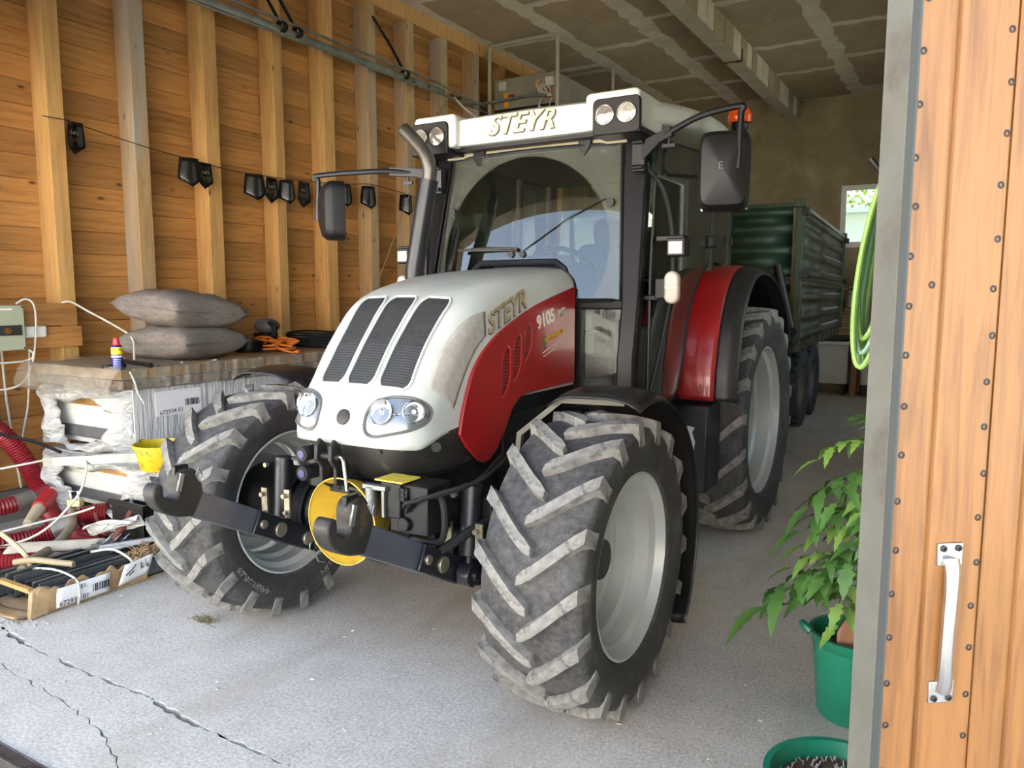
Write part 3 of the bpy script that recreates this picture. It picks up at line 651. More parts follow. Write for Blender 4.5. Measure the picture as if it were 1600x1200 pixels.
for sg in (-1, 1):
    k_ = MB().cyl(T(sg * .52, FY, FZ), T(sg * .70, FY, FZ), .155, .17, 28); k_.cyl(T(sg * .70, FY, FZ), T(sg * (.90 if sg > 0 else 1.08), FY, FZ), .20, .19, 28); k_.cyl(T(sg * .60, FY, FZ), T(sg * .63, FY, FZ), .185, n=28)
    k_.b2(T(sg * .52 - .09, FY - .12, FZ + .14), T(sg * .52 + .09, FY + .06, FZ + .21)); k_.cyl(T(sg * .52, FY, FZ - .22), T(sg * .52, FY, FZ + .22), .075, n=18)
    hb2 = k_.build('axle_knuckle', M['iron'], tr, bevel=.008)
    st_ = MB().cyl(T(sg * .48, FY - .17, FZ + .06), T(sg * .08, FY - .19, FZ + .03), .018).cyl(T(sg * .40, FY - .172, FZ + .055), T(sg * .15, FY - .187, FZ + .035), .035)
    st_.build('steering_cylinder', M['blue_black'], tr)
    # mudguard over the front wheel
    cx = sg * (.965 if sg > 0 else 1.0)
    def mg(a, b, cx=cx, sg=sg):
        ph = R(-38 + 136 * a); r_ = .755 + .03 * math.sin(a * 3) ; xx = cx - sg * .21 + sg * .42 * b
        e = abs(b * 2 - 1); rr_ = r_ - .05 * e ** 4
        fl = .02 * max(0, (a - .85) / .15)
        return T(xx, FY + .03 + rr_ * math.cos(ph) , FZ - .03 + rr_ * math.sin(ph) - fl)
    MB().grid(mg, 30, 12).build('front_mudguard', mat('mudguard_black', (24, 24, 24), .33, 0, (38, 37, 35), 6), tr, thick=.006)
    br = MB() if sg > 0 else None
    if br: br.tube([T(sg * .56, FY, FZ + .2), T(sg * .62, FY - .06, FZ + .52), T(sg * .80, FY - .02, FZ + .675), T(sg * 1.08, FY - .0, FZ + .68)], .017, 4)
    if br: br.build('mudguard_bracket', mat('dull_bracket', (96, 94, 86), .6, .2), tr)
# --- front linkage: two raised arms with catch hooks, cross tube, rams
lk = MB()
lk.cyl(T(-.53, 2.68, .56), T(.53, 2.68, .56), .055, n=20); lk.b2(T(-.30, 2.66, .55), T(.30, 2.85, .88));
lk.build('linkage_frame', M['frame'], tr, bevel=.008)
for sg in (-1, 1):
    x = sg * .46
    def P2(y, z, dx=0): return T(x + dx, y, z)
    d = Vector((0, -.80, .40)).normalized()
    rear = Vector(P2(2.68, .545)); tip = Vector(P2(1.98, .905))
    arm = MB()
    for dx in (-.045, .045): arm.beam(rear + Vector((dx, 0, 0)), rear + (tip - rear) * .55 + Vector((dx, 0, 0)), .014, .105)
    b_ = arm.build('arm_channel', M['blue_black'], tr, bevel=.004); a_ = MB().beam(rear + (tip - rear) * .30, tip + (tip - rear) * .02, .058, .112).build('linkage_arm', mat('satin_grey_arm', (92, 96, 106), .28, .35, (70, 73, 82), 5), tr, bevel=.005)
    # hook plate in side view
    hk = [(1.99, .82), (1.90, .835), (1.82, .87), (1.765, .925), (1.755, .985), (1.785, 1.015), (1.815, 1.005), (1.815, .955), (1.84, .93), (1.88, .925), (1.905, .95), (1.905, 1.02), (1.935, 1.06), (2.01, 1.055), (2.04, 1.0), (2.06, .93)]
    hk = [(1.81 + (a - 1.755) * .74, .985 + (b - .985) * .84) for a, b in hk]
    hkm = MB().prism(crs(hk + hk[:1], 2)[:-1], 'yz', XC + x - .036, XC + x + .036).build('catch_hook', M['frame'], tr, bevel=.008)
    MB().b2(P2(1.925, 1.02, -.012), P2(1.99, 1.062, .012)).build('latch_block', M['iron'], hkm, bevel=.003); MB().beam(P2(1.92, .965, .037), P2(1.94, 1.035, .037), .010, .018).build('latch_lever', M['galv'], hkm); lt = MB()
    lt.tube([P2(2.0, 1.02, .042), P2(2.012, 1.045, .046), P2(2.025, 1.015, .048), P2(2.012, .99, .046), P2(2.0, 1.02, .042)], .004, 6); lt.build('pin_ring', M['galv'], hkm)
    for t, r_ in ((.12, .034), (.36, .034), (.50, .02)):
        p = rear + (tip - rear) * t; MB().cyl(p - Vector((.060, 0, 0)), p + Vector((.064, 0, 0)), r_, n=16).build('pin', M['bolt'], b_, bevel=.004)
    if sg < 0:
        q = rear + (tip - rear) * .12 + Vector((.075, 0, 0)); MB().tube([q + Vector((.01, math.cos(t) * .022, -.035 + math.sin(t) * .022)) for t in [k * .42 for k in range(15)]], .003, 5).tube([q + Vector((.012, .0, -.055)), q + Vector((.012, .03, -.12)), q + Vector((.012, .07, -.135))], .004, 5).build('linch_pin', M['chrome'], a_)
    # lift ram
    b0, b1 = Vector(T(sg * .545, 2.56, .60)), Vector(T(sg * .545, 2.59, .975))
    rm = MB().cyl(b0 + (b1 - b0) * .22, b1, .043, n=20).cyl(b0, b0 + (b1 - b0) * .25, .016, n=12); rm.cyl(b0 - Vector((.03, 0, 0)), b0 + Vector((.03, 0, 0)), .05, n=18); rm.cyl(b0 - Vector((.045, 0, 0)), b0 + Vector((.05, 0, 0)), .022, n=12)
    r_o = rm.build('lift_ram', M['blue_black'], tr, bevel=.004)
    for (dx, dz) in ((-.075, .10), (-.085, .19), (.075, .12), (.065, .20), (-.03, .345)):
        p = b0 + Vector((dx, -.03 if dz < .3 else -.045, dz)); MB().cyl(p, p + Vector((0, -.02, 0)), .012, n=6).build('ram_bolt', M['bolt'], r_o)
    for a0_, a1_ in (((-.1, -.03, .07), (-.062, -.018, .22)), ((.055, -.03, .09), (.09, -.018, .23))): MB().b2(b0 + Vector(a0_), b0 + Vector(a1_)).build('ram_strap', M['bolt'], r_o)
# top link bracket
tl = MB()
for dx in (-.01, .085):
    tl.prism([(2.30, .98), (2.30, 1.06), (2.27, 1.10), (2.275, 1.17), (2.30, 1.20), (2.33, 1.17), (2.335, 1.12), (2.42, 1.02), (2.45, .96), (2.36, .94)], 'yz', XC + .03 + dx - .011, XC + .03 + dx + .011)
tl.b2(T(.01, 2.36, .92), T(.14, 2.50, 1.0)); tl.cyl(T(0, 2.305, 1.115), T(.15, 2.305, 1.115), .017, n=12); tl.b2(T(.12, 2.32, .955), T(.36, 2.48, .975))
tl.prism([(2.3, .955), (2.42, .955), (2.42, 1.05)], 'yz', XC + .125, XC + .135)
tl.v = [(XC + (a - XC - .075) * .85 - .03, b + .06, c - .03 + (c - 1.0) * -.12) for a, b, c in tl.v]
tb = tl.build('top_link_bracket', M['frame'], tr, bevel=.004)
MB().tube([T(.03, 2.36, 1.075), T(.055, 2.352, 1.075), T(.065, 2.35, 1.06), T(.085, 2.345, .94)], .008, 8).build('top_link_pin', M['chrome'], tb)
# drive shaft guard cone
cone = MB().lathe([(-.17, .185), (-.168, .190), (-.08, .165), (.0, .13), (.06, .09)], T(.03, 2.53, .795), 'Y', 44).build('shaft_guard', mat('yellow_plastic', (214, 178, 62), .45, 0, (196, 158, 50), 5, dirt=(140, 112, 52), dirt_at=.7, dscale=5), tr, thick=.004)
MB().cyl(T(.055, 2.42, .85), T(.055, 2.66, .85), .036, n=20).build('drive_stub', M['rubber'], tr, bevel=.006)
# valve block, hoses, couplers
vb = MB().b2(T(.30, 2.36, .80), T(.49, 2.52, 1.0)); vb.b2(T(.27, 2.34, .86), T(.37, 2.46, 1.005)); vb.b2(T(.34, 2.345, .93), T(.40, 2.37, .99)); vb.cyl(T(.38, 2.365, .84), T(.38, 2.34, .84), .03, n=14)
v_o = vb.build('valve_block', M['iron'], tr, bevel=.006)
sk = MB()
for i in range(2):
    for j in range(3): sk.b2(T(.349 + i * .024, 2.338, .94 + j * .018), T(.367 + i * .024, 2.346, .953 + j * .018))
sk.build('socket', M['black'], v_o)
MB().b2(T(.24, 2.34, 1.006), T(.38, 2.46, 1.012)).build('warning_label', mat('label_yellow', (222, 196, 60), .5, 0, (190, 170, 80), 30), v_o)
MB().cyl(T(.225, 2.335, .86), T(.225, 2.335, .98), .024, n=14).b2(T(.19, 2.32, .97), T(.31, 2.35, .99)).b2(T(.285, 2.325, .86), T(.30, 2.35, .98)).build('latch_post', M['galv'], tr, bevel=.003)
for k, pts in enumerate((((.38, 2.35, .91), (.42, 2.32, .94), (.50, 2.35, .965), (.60, 2.52, 1.0), (.50, 2.9, 1.03)), ((.39, 2.35, .89), (.44, 2.33, .945), (.53, 2.36, .98), (.63, 2.56, 1.02), (.52, 3.0, 1.06)), ((.50, 2.42, .97), (.54, 2.40, .92), (.54, 2.40, .82), (.50, 2.41, .77), (.38, 2.40, .77)), ((.22, 2.45, .72), (.34, 2.42, .69), (.48, 2.42, .72), (.58, 2.55, .80), (.62, 2.8, .85), (.5, 3.1, .86)))):
    MB().tube(crs([T(*p) for p in pts], 6), (.009, .008, .014, .02)[k], 8).build('hydraulic_hose', M['rubber'], tr)
for z in (1.02, .935):
    cp = MB().cyl(T(-.18, 2.48, z + .045), T(-.18, 2.37, z + .045), .032, n=18).cyl(T(-.18, 2.38, z + .045), T(-.18, 2.35, z + .045), .036, .033, 18)
    c_o = cp.build('coupler', M['rubber'], tr, bevel=.003); MB().cyl(T(-.18, 2.351, z + .045), T(-.18, 2.347, z + .045), .018, n=16).build('coupler_mark', mat('coupler_blue', (64, 66, 112), .4), c_o)
MB().b2(T(-.23, 2.45, .90), T(-.10, 2.50, 1.10)).b2(T(-.36, 2.46, 1.0), T(-.20, 2.48, 1.015)).build('coupler_plate', M['frame'], tr, bevel=.004)
pl = MB(); 
for sg in (1,): 
    pl.b2(T(.50, 2.62, .72), T(.62, 2.66, .92)); 
    for dz in (.78, .86): pl.cyl(T(.56, 2.62, dz), T(.56, 2.60, dz), .015, n=6)
pl.build('bracket_plate', M['iron'], tr, bevel=.003)

# --- cab
def wsY(z): return 3.93 + (z - 1.72) * .19
ws_out = [(-.63, 1.72), (-.36, 1.72), (-.335, 1.88), (-.27, 1.935), (.25, 1.935), (.31, 1.89), (.345, 1.72), (.63, 1.72), (.565, 2.585), (-.565, 2.585)]
def ws_glass():
    m = glass('windscreen_glass', (214, 224, 220)); nt = m.node_tree
    out = nt.nodes['Material Output']; last = out.inputs['Surface'].links[0].from_socket
    sep = nt.nodes.new('ShaderNodeVectorMath'); sep.operation = 'MULTIPLY'; sep.inputs[1].default_value = (1, 0, 1)
    tc = nt.nodes.new('ShaderNodeTexCoord'); sub = nt.nodes.new('ShaderNodeVectorMath'); sub.operation = 'SUBTRACT'; sub.inputs[1].default_value = (-.01, 0, 2.0)
    ln = nt.nodes.new('ShaderNodeVectorMath'); ln.operation = 'LENGTH'
    nt.links.new(tc.outputs['Object'], sub.inputs[0]); nt.links.new(sub.outputs[0], sep.inputs[0]); nt.links.new(sep.outputs[0], ln.inputs[0])
    wiped = ramp(nt, ln.outputs['Value'], [(.548, (.05, .05, .05, 1)), (.56, (1, 1, 1, 1))])
    f = mix(nt, 1, wiped, ramp(nt, noise(nt, coords(nt), 9, 8, .75), [(.3, (.10, .10, .10, 1)), (.7, (.34, .34, .34, 1))]), 'MULTIPLY')
    df = nt.nodes.new('ShaderNodeBsdfDiffuse'); df.inputs[0].default_value = S((150, 154, 140)); m2 = nt.nodes.new('ShaderNodeMixShader')
    nt.links.new(f, m2.inputs[0]); nt.links.new(last, m2.inputs[1]); nt.links.new(df.outputs[0], m2.inputs[2]); nt.links.new(m2.outputs[0], out.inputs['Surface']); return m
def sag(x): return .075 * (abs(x) / .6) ** 2
xs_ = sorted(set([round(-.63 + 1.26 * k / 24, 4) for k in range(25)] + [-.36, -.345, -.33, -.30, -.27, .25, .28, .305, .325, .345]))
def wlo(x):
    if x <= -.36 or x >= .345: return 1.72
    for (x0, z0), (x1, z1) in zip(((-.36, 1.72), (-.335, 1.88), (-.27, 1.935), (.25, 1.935), (.31, 1.89), (.345, 1.72)), ((-.335, 1.88), (-.27, 1.935), (.25, 1.935), (.31, 1.89), (.345, 1.72))):
        if x0 <= x <= x1: return z0 + (z1 - z0) * (x - x0) / (x1 - x0)
def wsp(x0, t):
    z = wlo(x0) + (2.585 - wlo(x0)) * t; x = x0 * (1 - .12 * max(0, z - 1.72)); return T(x, wsY(z) - .07 + sag(x), z)
wsm = MB().grid(lambda a, b: wsp(xs_[int(round(a * (len(xs_) - 1)))], b), len(xs_) - 1, 16)
ws_edge = [wsp(x, 0) for x in xs_] + [wsp(.63, t / 6) for t in range(1, 6)] + [wsp(x, 1) for x in xs_[::-1]] + [wsp(-.63, 1 - t / 6) for t in range(1, 6)]
wsc = wsm.build('windscreen', ws_glass(), tr, smooth=60)
MB().tube(ws_edge, .012, 6, closed=True).build('windscreen_seal', M['black'], tr)
MB().tube([wsp(x, 0) for x in xs_ if -.37 < x < .36], .02, 8).build('windscreen_arch', M['blue_black'], tr)
wp = MB().tube([T(.0, 3.905, 2.0), T(.0, 3.90, 2.015), T(-.2, 3.905, 2.025), T(-.33, 3.905, 2.022)], .008, 6); wp.beam(T(-.42, 3.905, 2.02), T(.0, 3.905, 2.012), .012, .016)
for x_ in (-.045, .03): wp.cyl(T(x_, 3.93, 1.985), T(x_, 3.895, 1.985), .018, n=14)
wp.build('wiper', M['black'], tr); MB().tube([T(.03, 3.905, 2.0), T(.3, 3.955, 2.18), T(.5, 4.01, 2.28)], .003, 5).build('wiper_cord', M['black'], tr)
for sx in (-1, 1):
    MB().prism([(sx * .40, 2.645), (sx * .40 + .09, 2.645), (sx * .40 + .08, 2.58), (sx * .40 + .05, 2.53), (sx * .40 + .025, 2.53), (sx * .40 + .005, 2.58)], 'xz', 4.04, 4.075).shift((XC - .045 * (1 + sx) / 1, 0, 0)).build('windscreen_hinge', M['black'], tr, bevel=.008)
    MB().cyl(T(sx * .53, 4.03, 2.26), T(sx * .53, 4.0, 2.26), .024, n=16).build('glass_button', M['black'], tr)
M['sideglass'] = glass('cab_glass', (205, 216, 206), dust=.05)
for sg in (-1, 1):
    # lower front panes
    pan = MB().prism([(sg * .40, 1.20), (sg * .64, 1.20), (sg * .64, 1.67), (sg * .40, 1.67)], 'xz', 3.945, 3.951).shift((XC, 0, 0)).build('lower_pane', M['sideglass'], tr)
    MB().b2(T(sg * .355, 3.93, 1.12), T(sg * .40, 3.97, 1.72)).b2(T(sg * .36, 3.925, 1.675), T(sg * .66, 3.965, 1.72)).b2(T(sg * .40, 3.93, 1.12), T(sg * .66, 3.97, 1.20)).build('lower_frame', M['black'], tr, bevel=.004)
    if sg > 0:
        for z0, z1, x1 in ((1.55, 1.66, .455), (1.42, 1.535, .47)): MB().b2(T(.405, 3.952, z0), T(x1, 3.9535, z1)).build('pane_sticker', mat('pale_sticker', (130, 144, 138), .5), pan)
    # front pillar
    pp_ = []
    for z in (1.08, 1.4, 1.72, 2.1, 2.4, 2.62):
        xo = .735 - .03 * max(0, (z - 1.72)) ; xi = .645 - .075 * max(0, (z - 1.72)); pp_.append((z, xi, xo))
    vs = []
    for z, xi, xo in pp_:
        y = wsY(max(z, 1.4)); vs += [T(sg * xi, y - .02, z), T(sg * xo, y + .01, z), T(sg * xo, y + .09, z), T(sg * xi, y + .07, z)]
    fs = [(k * 4 + j, k * 4 + (j + 1) % 4, k * 4 + 4 + (j + 1) % 4, k * 4 + 4 + j) for k in range(5) for j in range(4)] + [(0, 1, 2, 3), (20, 21, 22, 23)]
    MB().add(vs, fs).build('front_pillar', M['black'], tr, bevel=.012, seg=3)
    # door glass and rear side glass
    door_p = crs([(4.03, 1.12), (4.45, 1.12), (4.62, 1.3), (4.72, 1.6), (4.9, 1.82), (5.12, 1.95)], 4) + [(5.18, 2.66), (4.13, 2.60), (4.05, 1.9)]
    MB().prism(door_p, 'yz', XC + sg * .752, XC + sg * .757).build('door_glass', M['sideglass'], tr)
    MB().tube([(XC + sg * .756, y, z) for y, z in door_p], .008, 6, closed=True).build('door_seal', M['black'], tr)
    MB().prism([(5.24, 1.97), (5.62, 1.97), (5.66, 2.70), (5.27, 2.68)], 'yz', XC + sg * .74, XC + sg * .745).build('rear_side_glass', M['sideglass'], tr)
    MB().beam(T(sg * .745, 5.19, 1.9), T(sg * .745, 5.235, 2.72), .03, .05, (1, 0, 0)).beam(T(sg * .72, 5.65, 1.1), T(sg * .72, 5.72, 2.75), .06, .06, (1, 0, 0)).build('rear_pillar', M['black'], tr, bevel=.006)
    for a_, b_ in (((.758, 5.08, 2.06), (.80, 5.18, 2.14)), ((.758, 5.60, 2.1), (.78, 5.65, 2.16)), ((.758, 5.10, 2.40), (.775, 5.15, 2.46))): MB().b2(T(sg * a_[0], a_[1], a_[2]), T(sg * b_[0], b_[1], b_[2])).build('door_hinge', M['black'], tr, bevel=.008)
    MB().tube(crs([T(sg * .73, 4.03, 2.46), T(sg * .74, 4.05, 2.42), T(sg * .80, 4.10, 2.32), T(sg * .835, 4.15, 2.1), T(sg * .84, 4.15, 1.8), T(sg * .82, 4.08, 1.5), T(sg * .79, 3.98, 1.2)], 6), .013, 8).build('grab_rail', M['black'], tr)
    # rear fender: red shell with black lip
    fpts = crs([(4.74, 1.09), (4.77, 1.32), (4.87, 1.62), (5.05, 1.84), (5.30, 1.945), (5.65, 1.94), (6.0, 1.85), (6.3, 1.66), (6.5, 1.4)], 5); nf = len(fpts) - 1
    def fen(a, b, x0, x1, dp=0, fpts=fpts, nf=nf, sg=sg):
        y, z = fpts[int(round(a * nf))]; e = b; dr = .02 * (max(0, (b - .0)) ** 3) * 0
        ny, nz = y - 5.75, z - .9; L = math.hypot(ny, nz); k = dp(b) if callable(dp) else dp
        return T(sg * (x0 + (x1 - x0) * b), y + ny / L * k, z + nz / L * k)
    MB().grid(lambda a, b: fen(a, b, .665, .925, lambda b: -.012 * abs(b * 2 - 1) ** 5), nf, 8).build('rear_fender', M['red'], tr, thick=.012, smooth=50)
    MB().grid(lambda a, b: fen(a, b, .925, 1.06, lambda b: -.012 - .10 * max(0, b - .35) ** 2 - .01 * b), nf, 8).build('fender_lip', M['blue_black'] if False else mat('fender_black', (28, 29, 31), .45, 0, (40, 41, 42), 8), tr, thick=.012, smooth=50)
    MB().tube([Vector(fen(k / nf, 0, .66, .66, -.004)) for k in range(nf + 1)], .011, 6).build('fender_seal', M['black'], tr)
    MB().grid(lambda a, b: fen(a, b, .655, .40, 0), nf, 3).build('inner_fender', mat('inner_fender_red', (112, 24, 26), .4), tr, thick=.01)
    MB().grid(lambda a, b: fen(a, b, .41, .93, -.035), nf, 2).build('fender_shade_sheet', M['black'], tr)  # added black sheet that paints in the shade under the fender
    fo = MB().prism([(y, z) for y, z in fpts] + [(6.4, 1.0), (5.2, .9), (4.76, 1.0)], 'yz', XC + sg * .395, XC + sg * .41).build('fender_wall', M['iron'], tr)
    # box below the fender front
    bx = MB().b2(T(sg * .68, 4.64, .52), T(sg * .925, 4.93, 1.07)).build('step_box', M['blue_black'], tr, bevel=.012)
    MB().prism([(.80, .78), (.84, .76), (.85, .84), (.83, .90), (.845, .93), (.80, .94), (.79, .86)], 'xz', 4.637, 4.641).shift((XC if sg > 0 else XC - 1.64, 0, 0)).build('scuff_patch', mat('white_scuff', (206, 204, 196), .7), bx)
    # work lamp and indicator on the door post
    y0 = 4.02
    wl_ = MB().b2(T(sg * .80 - .0, y0 - .02, 2.035), T(sg * .955, y0 + .07, 2.065)).b2(T(sg * .865, y0 - .03, 1.955), T(sg * .965, y0 + .06, 2.05)).tube([T(sg * .74, y0 + .1, 2.02), T(sg * .80, y0 + .05, 2.05), T(sg * .87, y0 + .02, 2.055)], .014, 8)
    w_o = wl_.build('work_lamp', M['black'], tr, bevel=.006); MB().b2(T(sg * .875, y0 - .036, 1.965), T(sg * .955, y0 - .028, 2.035)).build('lens', mat('lamp_glass', (150, 148, 140), .15, .1, (118, 116, 108), 60), w_o, bevel=.006)
    il = MB().b2(T(sg * .80, y0 - .02, 1.73), T(sg * .86, y0 + .05, 1.84)).b2(T(sg * .73, y0 + .0, 1.72), T(sg * .82, y0 + .03, 1.75)); i_o = il.build('indicator', M['black'], tr, bevel=.006)
    cap = []
    for k in range(25): t = 2 * math.pi * k / 24; cap.append((.905 * sg + .042 * math.cos(t), 1.79 + .045 * (1 if math.sin(t) > 0 else -1) + .042 * math.sin(t)))
    MB().prism(cap[:-1], 'xz', y0 - .06, y0 - .015).shift((XC, 0, 0)).build('lens', mat('indicator_glass', (178, 158, 148), .2, 0, (160, 150, 142), 10), i_o, bevel=.012, seg=3)
    MB().b2(T(sg * .905 - .038, y0 - .0612, 1.786), T(sg * .905 + .038, y0 - .0595, 1.79)).build('lens_rib', M['white_cable'], i_o)
# cab floor, rear, seat, dash, wheel
MB().b2(T(-.70, 4.0, .98), T(.70, 5.6, 1.12)).b2(T(-.42, 3.9, .6), T(.42, 4.3, 1.1)).build('cab_floor', M['iron'], tr, bevel=.01)
MB().b2(T(-.66, 5.62, 1.1), T(.66, 5.70, 1.85)).build('rear_panel', M['iron'], tr)
MB().prism([(-.64, 1.87), (.64, 1.87), (.60, 2.68), (-.60, 2.68)], 'xz', 5.66, 5.665).shift((XC, 0, 0)).build('rear_glass', M['sideglass'], tr)
MB().b2(T(-.26, 4.75, 1.32), T(.26, 5.25, 1.48)).b2(T(-.24, 5.18, 1.45), T(.24, 5.34, 2.12)).b2(T(-.15, 5.0, 1.1), T(.15, 5.2, 1.34)).b2(T(-.14, 5.22, 2.1), T(.14, 5.32, 2.3)).build('seat', mat('seat_fabric', (52, 54, 58), .9, 0, (66, 66, 68), 20), tr, bevel=.05, seg=3)
MB().b2(T(-.30, 4.02, 1.1), T(.30, 4.22, 1.80)).prism([(4.02, 1.75), (4.35, 1.80), (4.28, 1.93), (4.05, 1.99)], 'yz', XC - .26, XC + .26).build('dashboard', mat('dash_grey', (60, 62, 64), .7, 0, (74, 75, 76), 10), tr, bevel=.03, seg=3)
stw = MB(); sc_ = Vector(T(0.02, 4.46, 1.93)); nrm = Vector((0, .55, .83)).normalized(); a1 = Vector((1, 0, 0)); a2 = nrm.cross(a1)
stw.tube([sc_ + (a1 * math.cos(t) + a2 * math.sin(t)) * .20 for t in [2 * math.pi * k / 32 for k in range(32)]], .016, 8, closed=True); stw.cyl(sc_, sc_ - nrm * .3, .03, n=12)
for t in (0, 2.1, 4.2): stw.tube([sc_, sc_ + (a1 * math.cos(t) + a2 * math.sin(t)) * .20], .012, 6)
stw.build('steering_wheel', M['black'], tr)
MB().b2(T(.30, 4.6, 1.12), T(.52, 5.3, 1.55)).build('side_console', mat('console_grey', (70, 72, 72), .7), tr, bevel=.03)
# --- roof
def rz(y): return 2.63 + .13 * min(1, max(0, (y - 3.93) / 1.1)) ** 1.0 + .09 * max(0, (y - 5.03) / .75)
def rt(y): return 2.785 + .13 * math.sin(min(1, max(0, (y - 3.93) / 1.3)) * math.pi / 2)
def rw(y):
    t = (y - 3.93) / 1.85; return .715 + .075 * math.sin(min(1, t * 2) * math.pi / 2) - .05 * max(0, t - .7) / .3
def roof(a, b):
    y = 3.935 + 1.83 * a; t = 2 * math.pi * b; c, s_ = math.cos(t), math.sin(t); w_ = rw(y); ed = min(1, min(a, 1 - a) / .03 + .0); hz = (rt(y) - rz(y)) / 2
    x = w_ * math.copysign(abs(c) ** .30, c); zz = (rt(y) + rz(y)) / 2 + hz * math.copysign(abs(s_) ** .45, s_)
    if s_ > 0: zz += .05 * (1 - (x / w_) ** 2) * min(1, a * 4 + .3)
    yy = y + (.0 if a > .05 else .045 * (1 - (x / w_) ** 4) * 0)
    k = .90 + .10 * math.sqrt(max(0, 1 - (1 - ed) ** 2)) if ed < 1 else 1
    return T(x * k, yy, (rt(y) + rz(y)) / 2 + (zz - (rt(y) + rz(y)) / 2) * k)
rf = MB().grid(lambda a, b: roof(a, b), 48, 64); 
for a in (0, 1): rf.add([roof(a, k / 64) for k in range(64)], [tuple(range(64))])
rfo = rf.build('roof', M['white'], tr, smooth=50)
MB().prism([(-.71, 2.615), (.71, 2.615), (.705, 2.655), (.44, 2.66), (.41, 2.645), (-.41, 2.645), (-.44, 2.66), (-.705, 2.655)], 'xz', 3.97, 5.70).shift((XC, 0, 0)).build('headliner', M['black'], tr)
MB().prism([(-.60, 2.585), (.60, 2.585), (.60, 2.625), (-.60, 2.625)], 'xz', 4.06, 4.12).shift((XC, 0, 0)).build('header_strip', mat('header_beige', (150, 138, 112), .6), tr)
for sg in (-1, 1):
    def rr2(x0, x1, z0, z1, r_=.025, n=4):
        o = []
        for cx_, cz_, s0 in ((x1 - r_, z1 - r_, 0), (x0 + r_, z1 - r_, 90), (x0 + r_, z0 + r_, 180), (x1 - r_, z0 + r_, 270)):
            o += [(cx_ + r_ * math.cos(R(s0 + 90 * k / n)), cz_ + r_ * math.sin(R(s0 + 90 * k / n))) for k in range(n + 1)]
        return o
    xa, xb = sorted((sg * .425, sg * .735))
    MB().prism(rr2(xa, xb, 2.63, 2.825, .03), 'xz', 3.895, 4.25).shift((XC, 0, 0)).build('lamp_pod', M['white'], tr, bevel=.015, seg=3)
    xa, xb = sorted((sg * .475, sg * .745))
    pod = MB().prism(rr2(xa, xb, 2.595, 2.785, .03), 'xz', 3.88, 3.91).shift((XC, 0, 0)).prism([(3.885, 2.595), (4.3, 2.60), (4.3, 2.63), (3.885, 2.63)], 'yz', XC + xa, XC + xb).build('lamp_bezel', M['black'], tr, bevel=.006)
    for j, x_ in enumerate((.548, .672)):
        p = Vector(T(sg * x_, 3.878, 2.70)); mb = MB().lathe([(.004, .053), (-.008, .053), (-.010, .048), (-.004, .046), (.002, .0001)], p, 'Y', 28); l_ = mb.build('lamp_ring', M['black'] if False else mat('lamp_ring_chrome', (190, 190, 186), .2, .8), pod)
        MB().lathe([(-.006, .047), (-.013, .03), (-.016, .0005)], p, 'Y', 24).build('lamp_lens', mat('roof_lamp_glass', (186, 184, 174), .12, .55 if j == 0 else .2, (140, 138, 130), 50), pod)
lg = put_text('roof_logo_outline', 'STEYR', .155, mat('dark_outline', (70, 62, 72), .5), tr, T(.0, 3.927, 2.722), (1, 0, 0), (0, 0, 1), extrude=.002, shear=.35, bold=.004, space=1.02)
put_text('roof_logo', 'STEYR', .155, mat('gold_lettering', (190, 178, 150), .4, .1), tr, T(.0, 3.924, 2.726), (1, 0, 0), (0, 0, 1), extrude=.002, shear=.35, bold=.002, space=1.02)
# --- mirrors
def mirror(sg, root, elbow, top, down, c, rz_, name_arm):
    ar = MB(); ar.prism([(p[0], p[1]) for p in ()] or [(0, 0), (0, .001), (.001, 0)], 'xz', 0, .0001) if False else None
    ar.beam(root, Vector(root).lerp(Vector(elbow), .8 if sg < 0 else .55), .03, .05); ar.beam(Vector(root) - Vector((0, 0, .05)), Vector(root).lerp(Vector(elbow), .3), .028, .06)
    ar.b2(Vector(root) - Vector((.035, .02, .12)), Vector(root) + Vector((.035, .03, .04)))
    ar.tube(crs([Vector(root).lerp(Vector(elbow), .45), elbow, top, Vector(top).lerp(Vector(down), .12), Vector(top).lerp(Vector(down), .5), down], 5), .017, 8)
    for z_ in (.03, -.10): ar.cyl(Vector(root) + Vector((-.03, -.03, z_)), Vector(root) + Vector((.03, -.03, z_)), .012, n=8)
    kn = Vector(root).lerp(Vector(elbow), .5); ar.cyl(kn - Vector((0, 0, .015)), kn - Vector((0, 0, .06)), .008, n=8); ar.box(kn - Vector((0, 0, .065)), (.07, .014, .02))
    arm = ar.build('mirror_arm', M['blue_black'] if sg < 0 else M['black'], tr, bevel=.003)
    w, h_ = (.125, .195) if sg > 0 else (.118, .18)
    def mr(a, b):
        t = 2 * math.pi * b; c_, s_ = math.cos(t), math.sin(t); k = (1, 1.0, .98, .86, .40, .001)[int(round(a * 5))]; d = (.07, .0, -.02, -.05, -.075, -.08)[int(round(a * 5))]
        return (w * k * math.copysign(abs(c_) ** .32, c_), d, h_ * k * math.copysign(abs(s_) ** .32, s_))
    me = MB().grid(mr, 5, 40); me.add([mr(0, k / 40) for k in range(40)], [tuple(range(40))]); me = me.mesh('mirror_housing', smooth=35); me.materials.append(M['black'])
    o = place('mirror_housing', me, tr, c); o.rotation_euler = (0, 0, rz_)
    g_ = MB().b2((-w + .012, .069, -h_ + .012), (w - .012, .073, h_ - .012)).mesh('mirror_glass'); g_.materials.append(mat('mirror_silver', (220, 222, 224), .03, 1)); gl_ = place('mirror_glass', g_, o, WL[o.name])
    return o
mirror(1, T(.70, 4.0, 2.53), T(1.06, 3.90, 2.64), T(1.265, 3.88, 2.66), T(1.265, 3.86, 2.36), T(1.185, 3.90, 2.36), R(12), 'arm')
